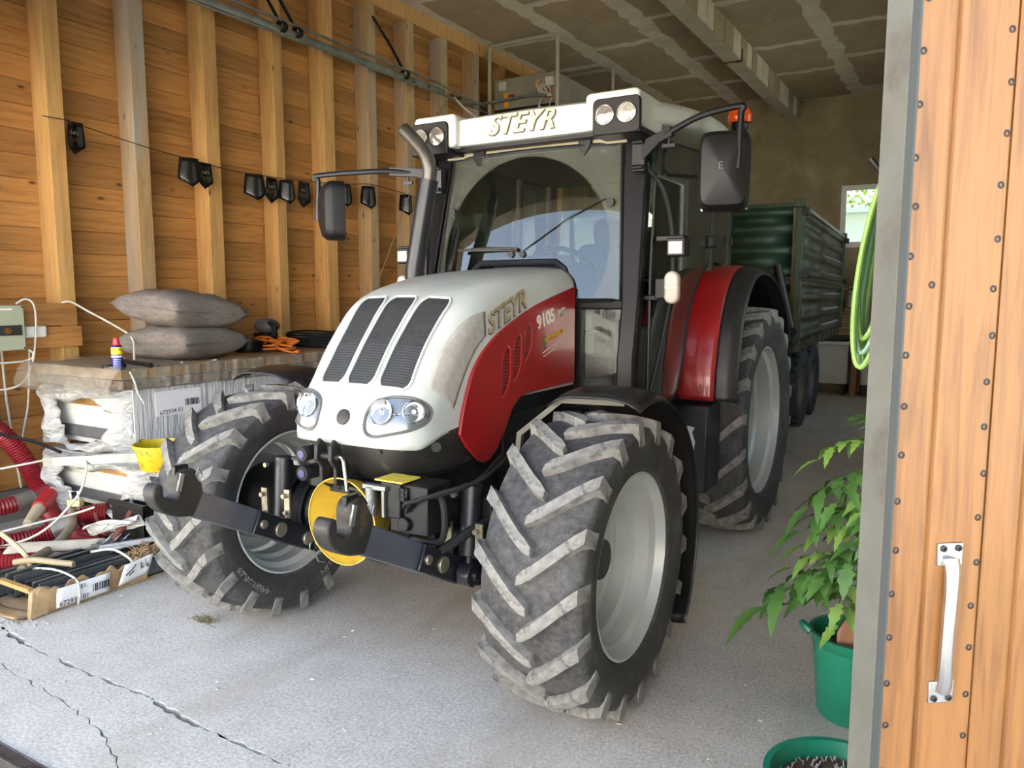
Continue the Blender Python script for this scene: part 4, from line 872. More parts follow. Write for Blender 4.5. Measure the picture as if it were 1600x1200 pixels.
put_text('mirror_mark', 'E', .05, mat('mirror_mark_grey', (92, 90, 86), .6), tr, T(1.19, 3.817, 2.375), (1, .2, 0), (0, 0, 1), extrude=.001)
mirror(-1, T(-.63, 4.0, 2.50), T(-.95, 3.80, 2.515), T(-1.325, 3.67, 2.50), T(-1.335, 3.66, 2.22), T(-1.225, 3.67, 2.275), R(-38), 'arm')
# beacon behind the mirror
bc = MB().lathe([(0, .035), (.01, .045), (.04, .05), (.045, .052), (.055, .048), (.055, .001)], T(1.0, 4.88, 2.74), 'Z', 24).cyl(T(1.0, 4.88, 2.52), T(1.0, 4.88, 2.75), .012, n=10).cyl(T(1.0, 4.88, 2.66), T(1.0, 4.88, 2.75), .022, .028, n=12)
bc.tube([T(1.0, 4.88, 2.56), T(.97, 4.90, 2.52), T(.74, 5.2, 2.52)], .012, 8).build('beacon_base', M['black'], tr)
m_bc, nt_, b_bc = new_mat('amber_glass'); b_bc.inputs['Base Color'].default_value = S((232, 96, 20)); b_bc.inputs['Roughness'].default_value = .12; b_bc.inputs['Transmission Weight'].default_value = .55
bo = MB().lathe([(0, .066), (.012, .070), (.05, .072), (.085, .060), (.10, .04), (.105, .0005)], T(1.0, 4.88, 2.792), 'Z', 28).build('beacon_dome', m_bc, tr); bo['label'] = 'orange warning beacon'
MB().cyl(T(1.0, 4.88, 2.79), T(1.0, 4.88, 2.86), .02, n=12).build('beacon_bulb', mat('bulb_orange', (255, 150, 60), .3), bo)
# exhaust
ex = MB().tube([T(-.60, 3.70, 1.45), T(-.595, 3.70, 1.9), T(-.495, 3.72, 2.42)], [.056, .056, .056], 20)
ex.build('exhaust_shield', M['blue_black'], tr)
MB().tube(crs([T(-.498, 3.72, 2.40), T(-.487, 3.72, 2.48), T(-.52, 3.72, 2.57), T(-.60, 3.73, 2.65), T(-.69, 3.74, 2.73)], 6), .042, 18, caps=False).build('exhaust_pipe', mat('exhaust_steel', (112, 110, 106), .42, .8, (84, 80, 74), 9), tr, thick=.003)
MB().tube(crs([T(-.62, 4.0, 2.36), T(-.66, 3.96, 2.30), T(-.66, 3.92, 2.1), T(-.66, 3.9, 1.8)], 5), .014, 8).build('grab_rail', M['black'], tr)
MB().b2(T(-.64, 3.9, 1.5), T(-.44, 3.98, 1.75)).build('exhaust_bracket', M['black'], tr)
tk = MB().prism([(4.0, .55), (4.6, .5), (4.6, 1.0), (4.0, 1.0)], 'yz', XC - .85, XC - .30).prism([(4.15, .5), (4.58, .5), (4.58, 1.0), (4.15, 1.0)], 'yz', XC + .30, XC + .66)
tk.build('fuel_tank', M['iron'], tr, bevel=.05, seg=3)
WX = -6.3
# ------------------------------------------------------------------ green tipping trailer behind the tractor
YA = R(2.8); tv = Vector((-math.sin(YA), math.cos(YA), 0)); nv = Vector((-math.cos(YA), -math.sin(YA), 0)); P0 = Vector((-1.40, 7.65, 0))
def G(s, w, z): return P0 + tv * s + nv * w + Vector((0, 0, z))
tl_ = thing('trailer', G(2.2, 1.17, 0), 'dark green ribbed tipping trailer behind the tractor', 'trailer')
M['green'] = mat('green_paint', (28, 52, 36), .45, .1, (36, 62, 43), 4, dirt=(66, 64, 46), dirt_at=.62, dscale=2.5)
M['olive'] = mat('dusty_green_side', (50, 48, 33), .5, .1, (40, 42, 29), 3, dirt=(74, 66, 46), dirt_at=.62, dscale=2)
LT, WT = 4.45, 2.35
def ribbed(z0, z1, along, a0, a1, fixed, sgn, m):
    """sheet-metal board with pressed ribs; along 's' (side) or 'w' (front)"""
    hh = z1 - z0; pr = []
    for t, d in ((0, 0), (.03, .035), (.13, .035), (.16, .0), (.30, 0), (.34, .03), (.44, .03), (.48, 0), (.62, 0), (.66, .03), (.76, .03), (.80, 0), (.88, 0), (.90, .035), (1, .035)): pr.append((z0 + t * hh, d))
    def f(a, b):
        z, d = pr[int(round(b * (len(pr) - 1)))]; q = a0 + (a1 - a0) * a
        return G(q, fixed - sgn * d, z) if along == 's' else G(fixed - sgn * d, q, z)
    return MB().grid(f, 1, len(pr) - 1).build('side_board' if along == 's' else 'front_board', m, tl_, thick=.02, smooth=20)
for (z0, z1) in ((1.31, 1.90), (1.92, 2.56)):
    ribbed(z0, z1, 's', .06, LT - .06, .02, 1, M['olive']); ribbed(z0, z1, 's', .06, LT - .06, WT - .02, -1, M['green'])
    for (w0, w1) in ((.07, .80), (.88, 1.55), (1.63, WT - .07)): ribbed(z0, z1, 'w', w0, w1, .02, 1, M['green'])
for s_ in (0, LT):
    for w_ in (0, WT):
        MB().beam(G(s_, w_, 1.28), G(s_, w_, 2.60), .07, .08, tv).beam(G(s_, w_, 2.56), G(s_, w_, 2.63), .10, .10, tv).build('corner_post', M['green'], tl_, bevel=.006)
for w_ in (.84, 1.59): MB().beam(G(-.01, w_, 1.30), G(-.01, w_, 2.58), .06, .07, tv).build('front_post', M['green'], tl_, bevel=.006)
for w_ in (0, WT): MB().beam(G(0, w_, 2.58), G(LT, w_, 2.58), .05, .04).build('top_rail', M['galv'], tl_, bevel=.004); MB().beam(G(0, w_, 1.905), G(LT, w_, 1.905), .06, .04).build('middle_rail', M['olive'], tl_, bevel=.004)
MB().beam(G(0, 0, 2.585), G(0, WT, 2.585), .05, .04).build('front_rail', M['green'], tl_, bevel=.004)
MB().beam(G(0, WT / 2, 1.25), G(LT, WT / 2, 1.25), WT, .10).build('bed', M['olive'], tl_, bevel=.006)
for i in range(9): MB().beam(G(.25 + i * .5, .0, 1.19), G(.25 + i * .5, .0, 1.31), .03, .05, tv).build('bed_bracket', M['olive'], tl_)
for w_ in (.55, WT - .55): MB().beam(G(-.3, w_, 1.08), G(LT, w_, 1.08), .12, .24).build('frame_rail', M['iron'], tl_)
MB().beam(G(-.3, WT / 2, 1.08), G(-.93, WT / 2, .84), .14, .14).build('drawbar', M['iron'], tl_)
for (a, b) in (((-.10, .18, 2.03), (-.05, .03, 1.40)),): MB().cyl(G(*a), G(*b), .04, n=14).cyl(G(*b) - tv * .05, G(*b) + tv * .05, .05, n=14).build('tailboard_strut', M['iron'], tl_)
MB().cyl(G(-.045, .17, 1.42), G(-.055, .17, 1.42), .04, n=18).build('reflector', mat('white_reflector', (226, 226, 222), .3), tl_)
for z_ in (1.94, 2.52):
    for s_ in (.0, LT): MB().box(G(s_, -.05, z_), (.06, .12, .07), Matrix.Rotation(YA, 3, 'Z')).cyl(G(s_ - .06, -.05, z_), G(s_ + .06, -.05, z_), .02, n=10).build('latch', M['iron'], tl_, bevel=.004)
for s_, z_ in ((1.2, 1.62), (3.6, 1.62)): pass
for s_ in (3.15, 4.28):
    for w_, sg in ((.52, 1), (WT - .52, -1)):
        c = G(s_, w_, .53)
        pr = [(-.19, .28), (-.22, .33), (-.235, .42), (-.225, .49), (-.19, .52), (-.13, .525), (-.12, .512), (-.105, .512), (-.095, .53), (-.03, .53), (-.02, .515), (.02, .515), (.03, .53), (.095, .53), (.105, .512), (.12, .512), (.13, .525), (.19, .52), (.225, .49), (.235, .42), (.22, .33), (.19, .28)]
        ty = MB().lathe(pr, c, 'X', 48).build('trailer_wheel', M['side'], tl_, origin=c, smooth=40)
        sh_ = MB().add([(-.0, .505, -.025), (.055, .505, -.015), (.055, .505, .03), (0, .505, .02), (.0, .535, -.02), (.05, .53, -.012), (.05, .53, .026), (0, .535, .016)], [(0, 1, 2, 3), (4, 7, 6, 5), (0, 4, 5, 1), (1, 5, 6, 2), (2, 6, 7, 3), (3, 7, 4, 0)]).mesh('tread_block', smooth=0); sh_.materials.append(M['side'])
        for k in range(26):
            o = place('tread_block', sh_, ty, c + Vector((.165, 0, 0))); o.rotation_euler = (2 * math.pi * k / 26, 0, 0)
        MB().lathe([(.20 * sg, .29), (.17 * sg, .28), (.10 * sg, .25), (.06 * sg, .20), (.09 * sg, .10), (.09 * sg, .001)], c, 'X', 32).build('rim', mat('dull_rim', (130, 124, 112), .6, .2), ty, origin=c)
    MB().cyl(G(s_, .4, .53), G(s_, WT - .4, .53), .05).build('axle', M['iron'], tl_)
    for w_ in (.55, WT - .55): MB().beam(G(s_, w_, .5), G(s_, w_, 1.0), .08, .14, tv).build('spring_hanger', M['iron'], tl_)

# ------------------------------------------------------------------ far corner: bench, chest, stacked planks
bn = thing('workbench', (-1.75, 14.75, 0), 'wooden workbench against the back wall under the window', 'workbench')
MB().b2((-2.75, 14.35, .98), (-.75, 15.15, 1.06)).build('bench_top', mat('dark_bench_top', (58, 48, 40), .8), bn)
for x_ in (-2.7, -1.70, -.84):
    for y_ in (14.38, 15.06): MB().b2((x_, y_, 0), (x_ + .09, y_ + .09, .98)).build('leg', M['rough_wood'], bn, bevel=.004)
for x_, lb in ((-2.52, 'white storage chest under the bench beside the trailer wheel'), (-1.55, 'white storage chest under the bench near the door edge')):
    c_ = thing('storage_chest', (x_ + .38, 14.7, 0), lb, 'chest')
    MB().b2((x_, 14.45, .20), (x_ + .76, 15.0, .88)).build('body', mat('chest_white', (200, 200, 194), .5, 0, (182, 182, 174), 2), c_, bevel=.01)
    MB().b2((x_ - .01, 14.43, .885), (x_ + .77, 15.0, .95)).build('lid', M['pvc'], c_, bevel=.01)
    for fx in (x_ + .04, x_ + .66): MB().b2((fx, 14.5, 0), (fx + .06, 14.95, .20)).build('foot', M['iron'], c_)
rn = random.Random(8)
for k in range(9):
    o = MB().b2((-2.35 + rn.uniform(-.03, .03), 14.4 + rn.uniform(-.02, .02), 1.061 + k * .052), (-1.15 + rn.uniform(-.03, .03), 14.9, 1.061 + k * .052 + .045)).build('stacked_plank', M['plank'], bevel=.003)
    tag(o, ('lowest' if k == 0 else 'topmost' if k == 8 else '%s from the bottom' % ('', 'second', 'third', 'fourth', 'fifth', 'sixth', 'seventh', 'eighth')[k]) + ' plank of the stack on the back bench', 'plank', 'planks stacked on the back bench')
bg = MB().lathe([(0, .0005), (0, .11), (.02, .13), (.18, .12), (.26, .10), (.30, .11)], (-1.72, 14.6, 1.527), 'Z', 20).build('white_bucket', mat('bucket_white', (214, 214, 208), .5), thick=.006); tag(bg, 'small white bucket on the plank stack by the window', 'bucket')
pp2 = MB().grid(lambda a, b: (-1.92 + .34 * a, 14.46 + .3 * b, 1.831 + .05 * math.sin(3 * a) + .04 * a * b), 8, 6).build('paper_sheet', M['pvc'], thick=.003); tag(pp2, 'creased white sheet of paper lying on the white bucket', 'paper')
gl_ = MB().tube(crs([(-2.12, 14.55, 1.56), (-2.05, 14.5, 1.70), (-1.95, 14.48, 1.71), (-1.90, 14.42, 1.60), (-1.93, 14.36, 1.42), (-1.99, 14.36, 1.36)], 5), [.05] * 6 + [.06] * 6 + [.055] * 6 + [.05] * 6 + [.035] * 2, 10).build('work_glove', M['rubber']); tag(gl_, 'black work glove drooping over the plank stack', 'glove')

# ------------------------------------------------------------------ things on the left wall
M['brd'] = M['board']
bb = thing('mounting_board', (-6.12, 3.15, 1.34), 'pair of short boards nailed across the nearest stud', 'board')
for z0, z1, y1 in ((1.345, 1.505, 3.56), (1.515, 1.685, 3.53)): MB().b2((WX + .165, 2.6, z0), (WX + .19, y1, z1)).build('board', M['board'], bb, bevel=.002, smooth=0)
fb = thing('fuse_box', (-6.06, 2.98, 1.34), 'grey green fuse box screwed to the wall boards', 'fuse box')
MB().b2((WX + .192, 2.80, 1.345), (WX + .28, 3.085, 1.675)).build('case', mat('fuse_box_grey', (158, 164, 142), .5), fb, bevel=.008)
MB().b2((WX + .28, 2.83, 1.455), (WX + .284, 3.06, 1.53)).build('window', mat('smoked_cover', (54, 54, 54), .25), fb)
MB().b2((WX + .28, 2.86, 1.64), (WX + .283, 3.0, 1.652)).build('label', M['pvc'], fb); MB().cyl((WX + .284, 2.96, 1.49), (WX + .295, 2.96, 1.49), .022, n=14).build('dial', mat('brass_dial', (140, 100, 50), .4, .6), fb)
for y_, z_ in ((3.07, 1.66), (3.07, 1.36)): MB().cyl((WX + .28, y_, z_), (WX + .284, y_, z_), .006, n=10).build('corner_screw', M['iron'], fb)
so = thing('wall_socket', (-6.10, 3.18, 1.43), 'white double switch and socket plate on the short boards', 'socket')
for y0 in (3.10, 3.185): MB().b2((WX + .192, y0, 1.43), (WX + .225, y0 + .082, 1.515)).build('plate', M['pvc'], so, bevel=.006)
MB().b2((WX + .225, 3.112, 1.442), (WX + .232, 3.17, 1.502)).build('rocker', M['pvc'], so, bevel=.003); MB().cyl((WX + .224, 3.226, 1.472), (WX + .229, 3.226, 1.472), .028, n=20).build('outlet', M['pvc'], so, bevel=.002)
def cable(name, pts, r, m, label, cat='cable', group=None, n=6, k=8):
    return tag(MB().tube(crs(pts, k), r, n).build(name, m), label, cat, group)
cx_ = WX + .20
cable('cable', [(WX + .24, 3.05, 1.685), (WX + .25, 3.12, 1.72), (WX + .26, 3.17, 1.66), (WX + .25, 3.17, 1.45), (WX + .24, 3.13, 1.22), (WX + .22, 3.04, 1.08), (WX + .2, 2.85, 1.06), (WX + .2, 2.6, 1.12)], .007, M['white_cable'], 'pale cable looping from the top of the fuse box')
cable('cable', [(WX + .21, 3.40, 1.69), (WX + .24, 3.46, 1.695), (WX + .3, 3.56, 1.62), (WX + .5, 3.66, 1.50), (WX + .75, 3.62, 1.42), (WX + .95, 3.5, 1.30), (WX + .97, 3.48, 1.262)], .008, M['white_cable'], 'pale cable running from the stud down behind the spray can')
cable('cable', [(WX + .03, 3.03, 1.33), (WX + .03, 3.035, 1.0), (WX + .04, 3.06, .6), (WX + .06, 3.08, .27)], .009, M['white_cable'], 'pale cable hanging straight down below the fuse box')
cable('cable', [(WX + .03, 3.23, 1.33), (WX + .03, 3.22, 1.2), (WX + .03, 3.19, .9), (WX + .05, 3.12, .6), (WX + .06, 3.16, .25)], .008, M['white_cable'], 'pale cable hanging down below the double socket')
cable('cable', [(WX + .22, 2.7, 1.30), (WX + .22, 2.85, 1.26), (WX + .22, 3.05, 1.255), (WX + .22, 3.14, 1.27), (WX + .22, 3.16, 1.31), (WX + .21, 3.13, 1.342)], .008, M['white_cable'], 'pale cable loop sagging just under the short boards')
# party banner
ban = thing('party_banner', (-6.05, 5.5, 2.7), 'string of black party pennants along the studs', 'banner')
sp = crs([(WX + .17, 3.37, 3.10), (WX + .265, 3.50, 3.08), (WX + .265, 3.62, 3.06), (WX + .265, 4.13, 2.99), (WX + .265, 4.6, 2.945), (WX + .265, 5.15, 2.91), (WX + .265, 6.0, 2.93), (WX + .265, 6.65, 2.98), (WX + .265, 7.1, 3.02), (WX + .265, 8.1, 2.94)], 8)
MB().tube(sp, .004, 5).build('string', M['black'], ban)
pen_m = mat('glossy_black_card', (16, 16, 18), .22, 0, (26, 26, 28), 9); sil_ = mat('silver_print', (176, 172, 160), .4, .5); gold_ = mat('gold_print', (120, 96, 60), .4, .5)
for k, (y0, zt_, w_, h_, twist) in enumerate(((3.47, 3.085, .19, .25, -.35), (4.47, 2.955, .20, .25, .35), (4.65, 2.94, .17, .235, -.1), (5.19, 2.91, .21, .25, .45), (5.42, 2.905, .18, .25, -.1), (5.62, 2.905, .17, .24, .6), (5.83, 2.92, .23, .265, -.2), (6.45, 2.96, .18, .24, .7), (6.85, 2.99, .19, .26, .5), (7.55, 2.97, .16, .25, .9), (8.02, 2.93, .24, .25, .2))):
    def pf(a, b, y0=y0, zt_=zt_, w_=w_, h_=h_, twist=twist):
        u = b - .5; ln = h_ * (.74 + .26 * (1 - abs(u) * 2)); q = u * (.82 + .18 * min(1, a * 1.4)) * w_
        return (WX + .27 + .05 * (1 - (2 * u) ** 2) * math.sin(twist * 2) + q * math.sin(twist), y0 + w_ / 2 + q * math.cos(twist), zt_ - a * ln)
    pe = MB().grid(pf, 6, 8).build('pennant', pen_m, ban, thick=.002)
    if k in (0, 2, 4, 6):
        ang = twist; c = Vector((WX + .282 + .05 * math.sin(twist * 2), y0 + w_ / 2, zt_)); xd = (math.sin(ang), math.cos(ang), 0)
        for tx, sz, dz, mm in (("Let's", .045, .085, sil_), ('Party!', .062, .135, gold_)): put_text('print', tx, sz, mm, pe, c - Vector((0, 0, dz)), xd, (0, 0, 1), extrude=.0006, shear=.15)
# guide rail with pipes high on the wall
gr = thing('door_track', (-5.9, 6.5, 4.2), 'long grey steel door track hanging from the wall studs', 'track')
MB().prism([(-5.93, 4.33), (-5.87, 4.33), (-5.87, 4.30), (-5.88, 4.27), (-5.92, 4.27), (-5.93, 4.30)], 'xz', 2.3, 8.2).build('rail', M['galv'], gr)
MB().tube([(-5.86, 2.3, 4.38), (-5.86, 8.0, 4.38), (-5.84, 9.15, 4.30)], .014, 8).build('upper_pipe', M['galv'], gr)
MB().tube([(-5.83, 2.3, 4.22), (-5.83, 8.3, 4.24), (-5.82, 9.2, 4.22)], .014, 8).build('lower_pipe', M['galv'], gr)
for y_ in (3.2, 5.55, 5.75, 7.45):
    MB().tube([(WX + .17, y_ - .25, 4.95), (-6.0, y_ - .1, 4.65), (-5.88, y_, 4.36)], .016, 6).build('hanger_strap', M['iron'], gr); MB().lathe([(-.03, .055), (.03, .055)], (-5.88, y_ + .02, 4.33), 'Y', 16).build('clamp', M['iron'], gr, thick=.006)
for y_ in (7.6, 7.9, 8.2, 8.45, 8.6): MB().cyl((-5.9, y_, 4.30), (-5.9, y_ + .05, 4.30), .035, n=10).build('fitting', M['chrome'], gr)
cable('hanging_cord', [(-5.85, 8.35, 4.28), (-5.83, 8.1, 4.0), (-5.75, 7.4, 3.0), (-5.72, 6.9, 2.2), (-5.7, 6.5, 1.6)], .005, mat('tan_cord', (160, 128, 90), .8), 'thin tan pull cord hanging slanted in front of the studs', 'cord')
cable('roof_cable', [(-5.83, 8.4, 4.26), (-5.75, 8.7, 4.10), (-5.6, 9.2, 4.02), (-5.35, 9.5, 4.10), (-5.2, 9.55, 4.32)], .012, M['white_cable'], 'grey cable sagging from the track to the heater unit', 'cable')
cable('roof_pipe', [(-6.1, 8.9, 4.30), (-5.9, 9.35, 4.40), (-5.6, 9.5, 4.45), (-5.3, 9.53, 4.46), (-5.1, 9.55, 4.44)], .022, M['galv'], 'steel pipe feeding the heater unit under the ceiling', 'pipe')
# heater unit hanging in two bent pipe frames
hu_ = thing('heater_unit', (-5.5, 10.6, 4.2), 'long grey heater unit hanging under the ceiling in pipe frames', 'heater')
MB().b2((-6.0, 9.65, 4.36), (-5.02, 12.6, 4.78)).build('casing', mat('heater_grey', (150, 142, 126), .6, .2, (134, 126, 110), 3), hu_, bevel=.012)
MB().b2((-6.0, 9.64, 4.22), (-5.02, 12.6, 4.36)).build('base_tray', M['iron'], hu_)
for y_ in (9.62, 11.5):
    MB().tube(crs([(-6.06, y_, 4.20), (-6.06, y_, 5.1), (-6.04, y_, 5.20), (-5.95, y_, 5.24), (-5.1, y_, 5.24), (-5.0, y_, 5.20), (-4.98, y_, 5.1), (-4.98, y_, 4.20)], 4), .028, 10).build('pipe_frame', mat('frame_beige', (176, 168, 148), .5, .2), hu_)
for a, b, c in (((-5.32, 9.60, 4.56), (-5.22, 9.65, 4.68), (176, 132, 80)), ((-5.15, 9.59, 4.58), (-5.03, 9.65, 4.70), (206, 200, 184)), ((-5.84, 9.64, 4.38), (-5.76, 9.651, 4.58), (222, 160, 40)), ((-5.74, 9.6, 4.49), (-5.66, 9.65, 4.54), (168, 48, 40)), ((-5.12, 9.6, 4.42), (-5.08, 9.65, 4.56), (150, 84, 50)), ((-5.92, 9.645, 4.62), (-5.80, 9.651, 4.74), (196, 192, 180))):
    MB().b2(a, b).build('control_box', mat('control_%d' % c[0], c, .5), hu_, bevel=.004)
rn = random.Random(12)
for k in range(9):
    a = Vector((-5.2 + rn.uniform(-.05, .1), 9.6, 4.62 + rn.uniform(-.05, .1))); b = Vector((-5.12 + rn.uniform(-.1, .1), 9.6, 4.44)); m_ = (a + b) / 2 + Vector((rn.uniform(-.08, .12), -.06, rn.uniform(-.02, .08)))
    MB().tube(crs([a, m_, b], 6), .006, 5).build('wire', M['white_cable'], hu_)
for x_ in (-5.22, -5.05): MB().tube(crs([(x_, 9.6, 4.42), (x_ - .03, 9.58, 4.25), (x_ + .02, 9.58, 3.9), (x_, 9.58, 3.4)], 5), .007, 5).build('dangling_wire', M['white_cable'], hu_)
MB().grid(lambda a, b: (-5.7 + .5 * a, 9.75 + .5 * b, 4.782 + .08 * math.sin(a * 3.1) * math.sin(b * 3.1) * (1 + .4 * math.sin(a * 21))), 14, 6).build('black_cloth', M['rubber'], hu_)

# ------------------------------------------------------------------ wrapped panels by the wall
def film_mat():
    m, nt, b = new_mat('white_stretch_film'); v = coords(nt, (1, 9, .7))
    g = noise(nt, v, 4, 6, .6, .6); nt.links.new(ramp(nt, g, [(.3, S((172, 174, 177))), (.6, S((208, 209, 211)))]), b.inputs['Base Color'])
    b.inputs['Roughness'].default_value = .35; bump(nt, b, g, .9, .03); return m
M['film'] = film_mat()
def crumple_mat():
    m, nt, b = new_mat('crumpled_white_sheet'); v = coords(nt, (1.2, 1.2, 2.5))
    g = noise(nt, v, 5, 5, .5, 2.2); nt.links.new(ramp(nt, g, [(.3, S((176, 175, 172))), (.7, S((212, 212, 210)))]), b.inputs['Base Color'])
    b.inputs['Roughness'].default_value = .45; bump(nt, b, g, 1.0, .04); return m
M['crumple'] = crumple_mat()
M['chip'] = mat('chipboard', (164, 138, 104), .8, 0, (140, 114, 82), 9, dirt=(120, 102, 78), dirt_at=.6, dscale=2)
M['paper'] = mat('label_paper', (226, 226, 230), .6)
M['ink'] = mat('label_ink', (34, 34, 44), .6)
def barcode(parent, c, xd, up, w, h):
    x, u = Vector(xd).normalized(), Vector(up).normalized(); n = x.cross(u); rn_ = random.Random(3); mb = MB(); t = 0
    rot = Matrix((x, u, n)).transposed()
    while t < w:
        b = rn_.choice((.004, .006, .009)); mb.box(Vector(c) + x * (t + b / 2 - w / 2), (b, h, .001), rot); t += b + rn_.choice((.004, .005, .008))
    mb.build('barcode', M['ink'], parent)['kind'] = 'stuff'
def pack(name, label, x0, x1, y0, y1, z0, z1, seed):
    t = thing(name, ((x0 + x1) / 2, (y0 + y1) / 2, z0), label, 'package', 'film wrapped panel packages')
    MB().b2((x0 + .02, y0 + .12, z0 + .02), (x1 - .02, y1 - .02, z1 - .02)).build('panel_stack', mat('panel_white', (220, 220, 214), .5), t)
    for k in range(3): MB().b2((x0 + .10, y0 + .10 + .01 * k, z0 + .06 + k * (z1 - z0 - .1) / 3), (x1 - .36, y0 + .13, z0 + .06 + (k + .7) * (z1 - z0 - .1) / 3)).build('panel_edge', (mat('edge_grey', (110, 112, 114), .5, .3), M['pvc'], M['stud'])[k], t)
    MB().b2((x1 - .012, y0 + .05, z0), (x1, y1, z1)).b2((x0, y0 + .05, z1 - .012), (x1, y1, z1)).build('film', M['film'], t, bevel=.006)
    rn_ = random.Random(seed); ph = [rn_.uniform(0, 6) for _ in range(8)]
    def hole(a, b):           # crumpled sleeve hanging over the open end
        an = 2 * math.pi * b; cx, cz = (x0 + x1) / 2 - .03, (z0 + z1) / 2; hw_, hh = (x1 - x0) / 2, (z1 - z0) / 2
        c_, s_ = math.cos(an), math.sin(an); k = 1 / max(abs(c_), abs(s_)); sq = (c_ * k * .96, s_ * k)
        inner = (.56 + .10 * math.sin(3 * an + ph[0]), .50 + .12 * math.sin(2 * an + ph[1])); t_ = a
        f = 1.03 - (1.03 - inner[0]) * t_ ** 1.2; g = 1.03 - (1.03 - inner[1]) * t_ ** 1.2
        w = .013 * math.sin(5 * an + 3 * a + ph[2]) + .006 * math.sin(11 * an - 6 * a + ph[3])
        return (cx + hw_ * sq[0] * f + w * .6 - .10 * t_ * 0 - (.10 if c_ < -.3 else 0) * t_ * 0, y0 + .09 - .13 * math.sin(t_ * 2.6) + w, cz + hh * sq[1] * g - .05 * t_ * (1 if s_ < 0 else .2) + w)
    MB().grid(lambda a, b: hole(b, a), 72, 14, True).build('torn_sleeve', M['crumple'], t, thick=.003)
    return t
pk1 = pack('panel_package', 'upper white film wrapped panel package with torn open end', -6.08, -4.98, 3.18, 5.6, .625, 1.09, 1)
pk2 = pack('panel_package', 'lower white film wrapped panel package under the other one', -6.02, -4.66, 3.12, 5.5, .18, .60, 2)
for i, (x_, y_) in enumerate(((-5.9, 3.4), (-4.8, 3.4), (-5.9, 5.2), (-4.8, 5.2), (-5.35, 4.3))):
    o = MB().b2((x_ - .09, y_ - .12, 0), (x_ + .09, y_ + .12, .178)).build('wooden_block', M['rough_wood'], bevel=.004); tag(o, ('wooden block under the front wall side corner of the lower package', 'wooden block under the front corner behind the black crate', 'wooden block under the far wall side corner of the lower package', 'wooden block under the far corner behind the tractor tyre', 'wooden block under the middle of the lower package')[i], 'block', 'wooden blocks under the packages')
o = MB().b2((-5.95, 3.5, .602), (-5.05, 3.62, .622)).b2((-5.95, 5.1, .602), (-5.05, 5.22, .622)).build('spacer_batten', M['rough_wood']); tag(o, 'thin batten between the two panel packages', 'batten')
lab = MB().b2((-4.98, 3.40, .88), (-4.976, 3.78, 1.06)).build('label', M['paper'], pk1)
put_text('print', '672934 01', .046, M['ink'], lab, (-4.9745, 3.525, .905), (0, 1, .05), (0, 0, 1), extrude=.0005)
barcode(lab, (-4.975, 3.70, .96), (0, 1, 0), (0, 0, 1), .12, .05)
# brown board pile with film on top
wbp = thing('wrapped_board', (-5.5, 4.3, 1.10), 'flat brown board pack with torn clear film on top of the packages', 'board pack')
MB().b2((-6.05, 3.12, 1.17), (-4.93, 5.9, 1.245)).build('board', M['chip'], wbp, bevel=.006)
MB().b2((-6.04, 3.14, 1.10), (-4.94, 5.9, 1.165)).build('lower_board', mat('dark_board_edge', (92, 78, 62), .6, 0, (140, 130, 116), 30), wbp, bevel=.004)
mf, ntf, bf = new_mat('clear_stretch_film'); bf.inputs['Base Color'].default_value = S((196, 188, 172)); bf.inputs['Roughness'].default_value = .18; bf.inputs['Alpha'].default_value = .42
gf = noise(ntf, coords(ntf, (2, 2, 3)), 5, 5, .6, 2.5); bump(ntf, bf, gf, 1, .05)
def filmf(a, b):
    x = -6.10 + 1.2 * b; s = a; ex = [(3.75, 1.250), (3.3, 1.252), (3.10, 1.25), (3.04, 1.20), (3.03, 1.13), (3.06, 1.06), (3.16, 1.05)]
    k = s * 6; i = min(5, int(k)); f = k - i; y = ex[i][0] + (ex[i + 1][0] - ex[i][0]) * f; z = ex[i][1] + (ex[i + 1][1] - ex[i][1]) * f
    w = .014 * math.sin(13 * b + 7 * a) + .010 * math.sin(31 * b - 9 * a); return (x + .03 * math.sin(5 * a), y - abs(w) * 1.2 - .06 * math.sin(b * 3.1) * (1 if a > .3 else 0), z + w * (.3 if a < .3 else .8) + .004)
MB().grid(filmf, 24, 36).build('clear_film', mf, wbp)
def films(a, b): y = 3.2 + 2.6 * b; return (-4.925 + .006 * math.sin(b * 190) + .008 * math.sin(b * 77), y, 1.25 - .16 * a + .004 * math.sin(b * 60))
MB().grid(films, 4, 180).build('edge_film', mf, wbp)
MB().tube(crs([(-4.92, 3.18, 1.23), (-4.90, 3.2, 1.15), (-4.92, 3.23, 1.08), (-4.90, 3.26, 1.0)], 4), .008, 6).build('film_strand', M['crumple'], wbp)
ZT = 1.2455
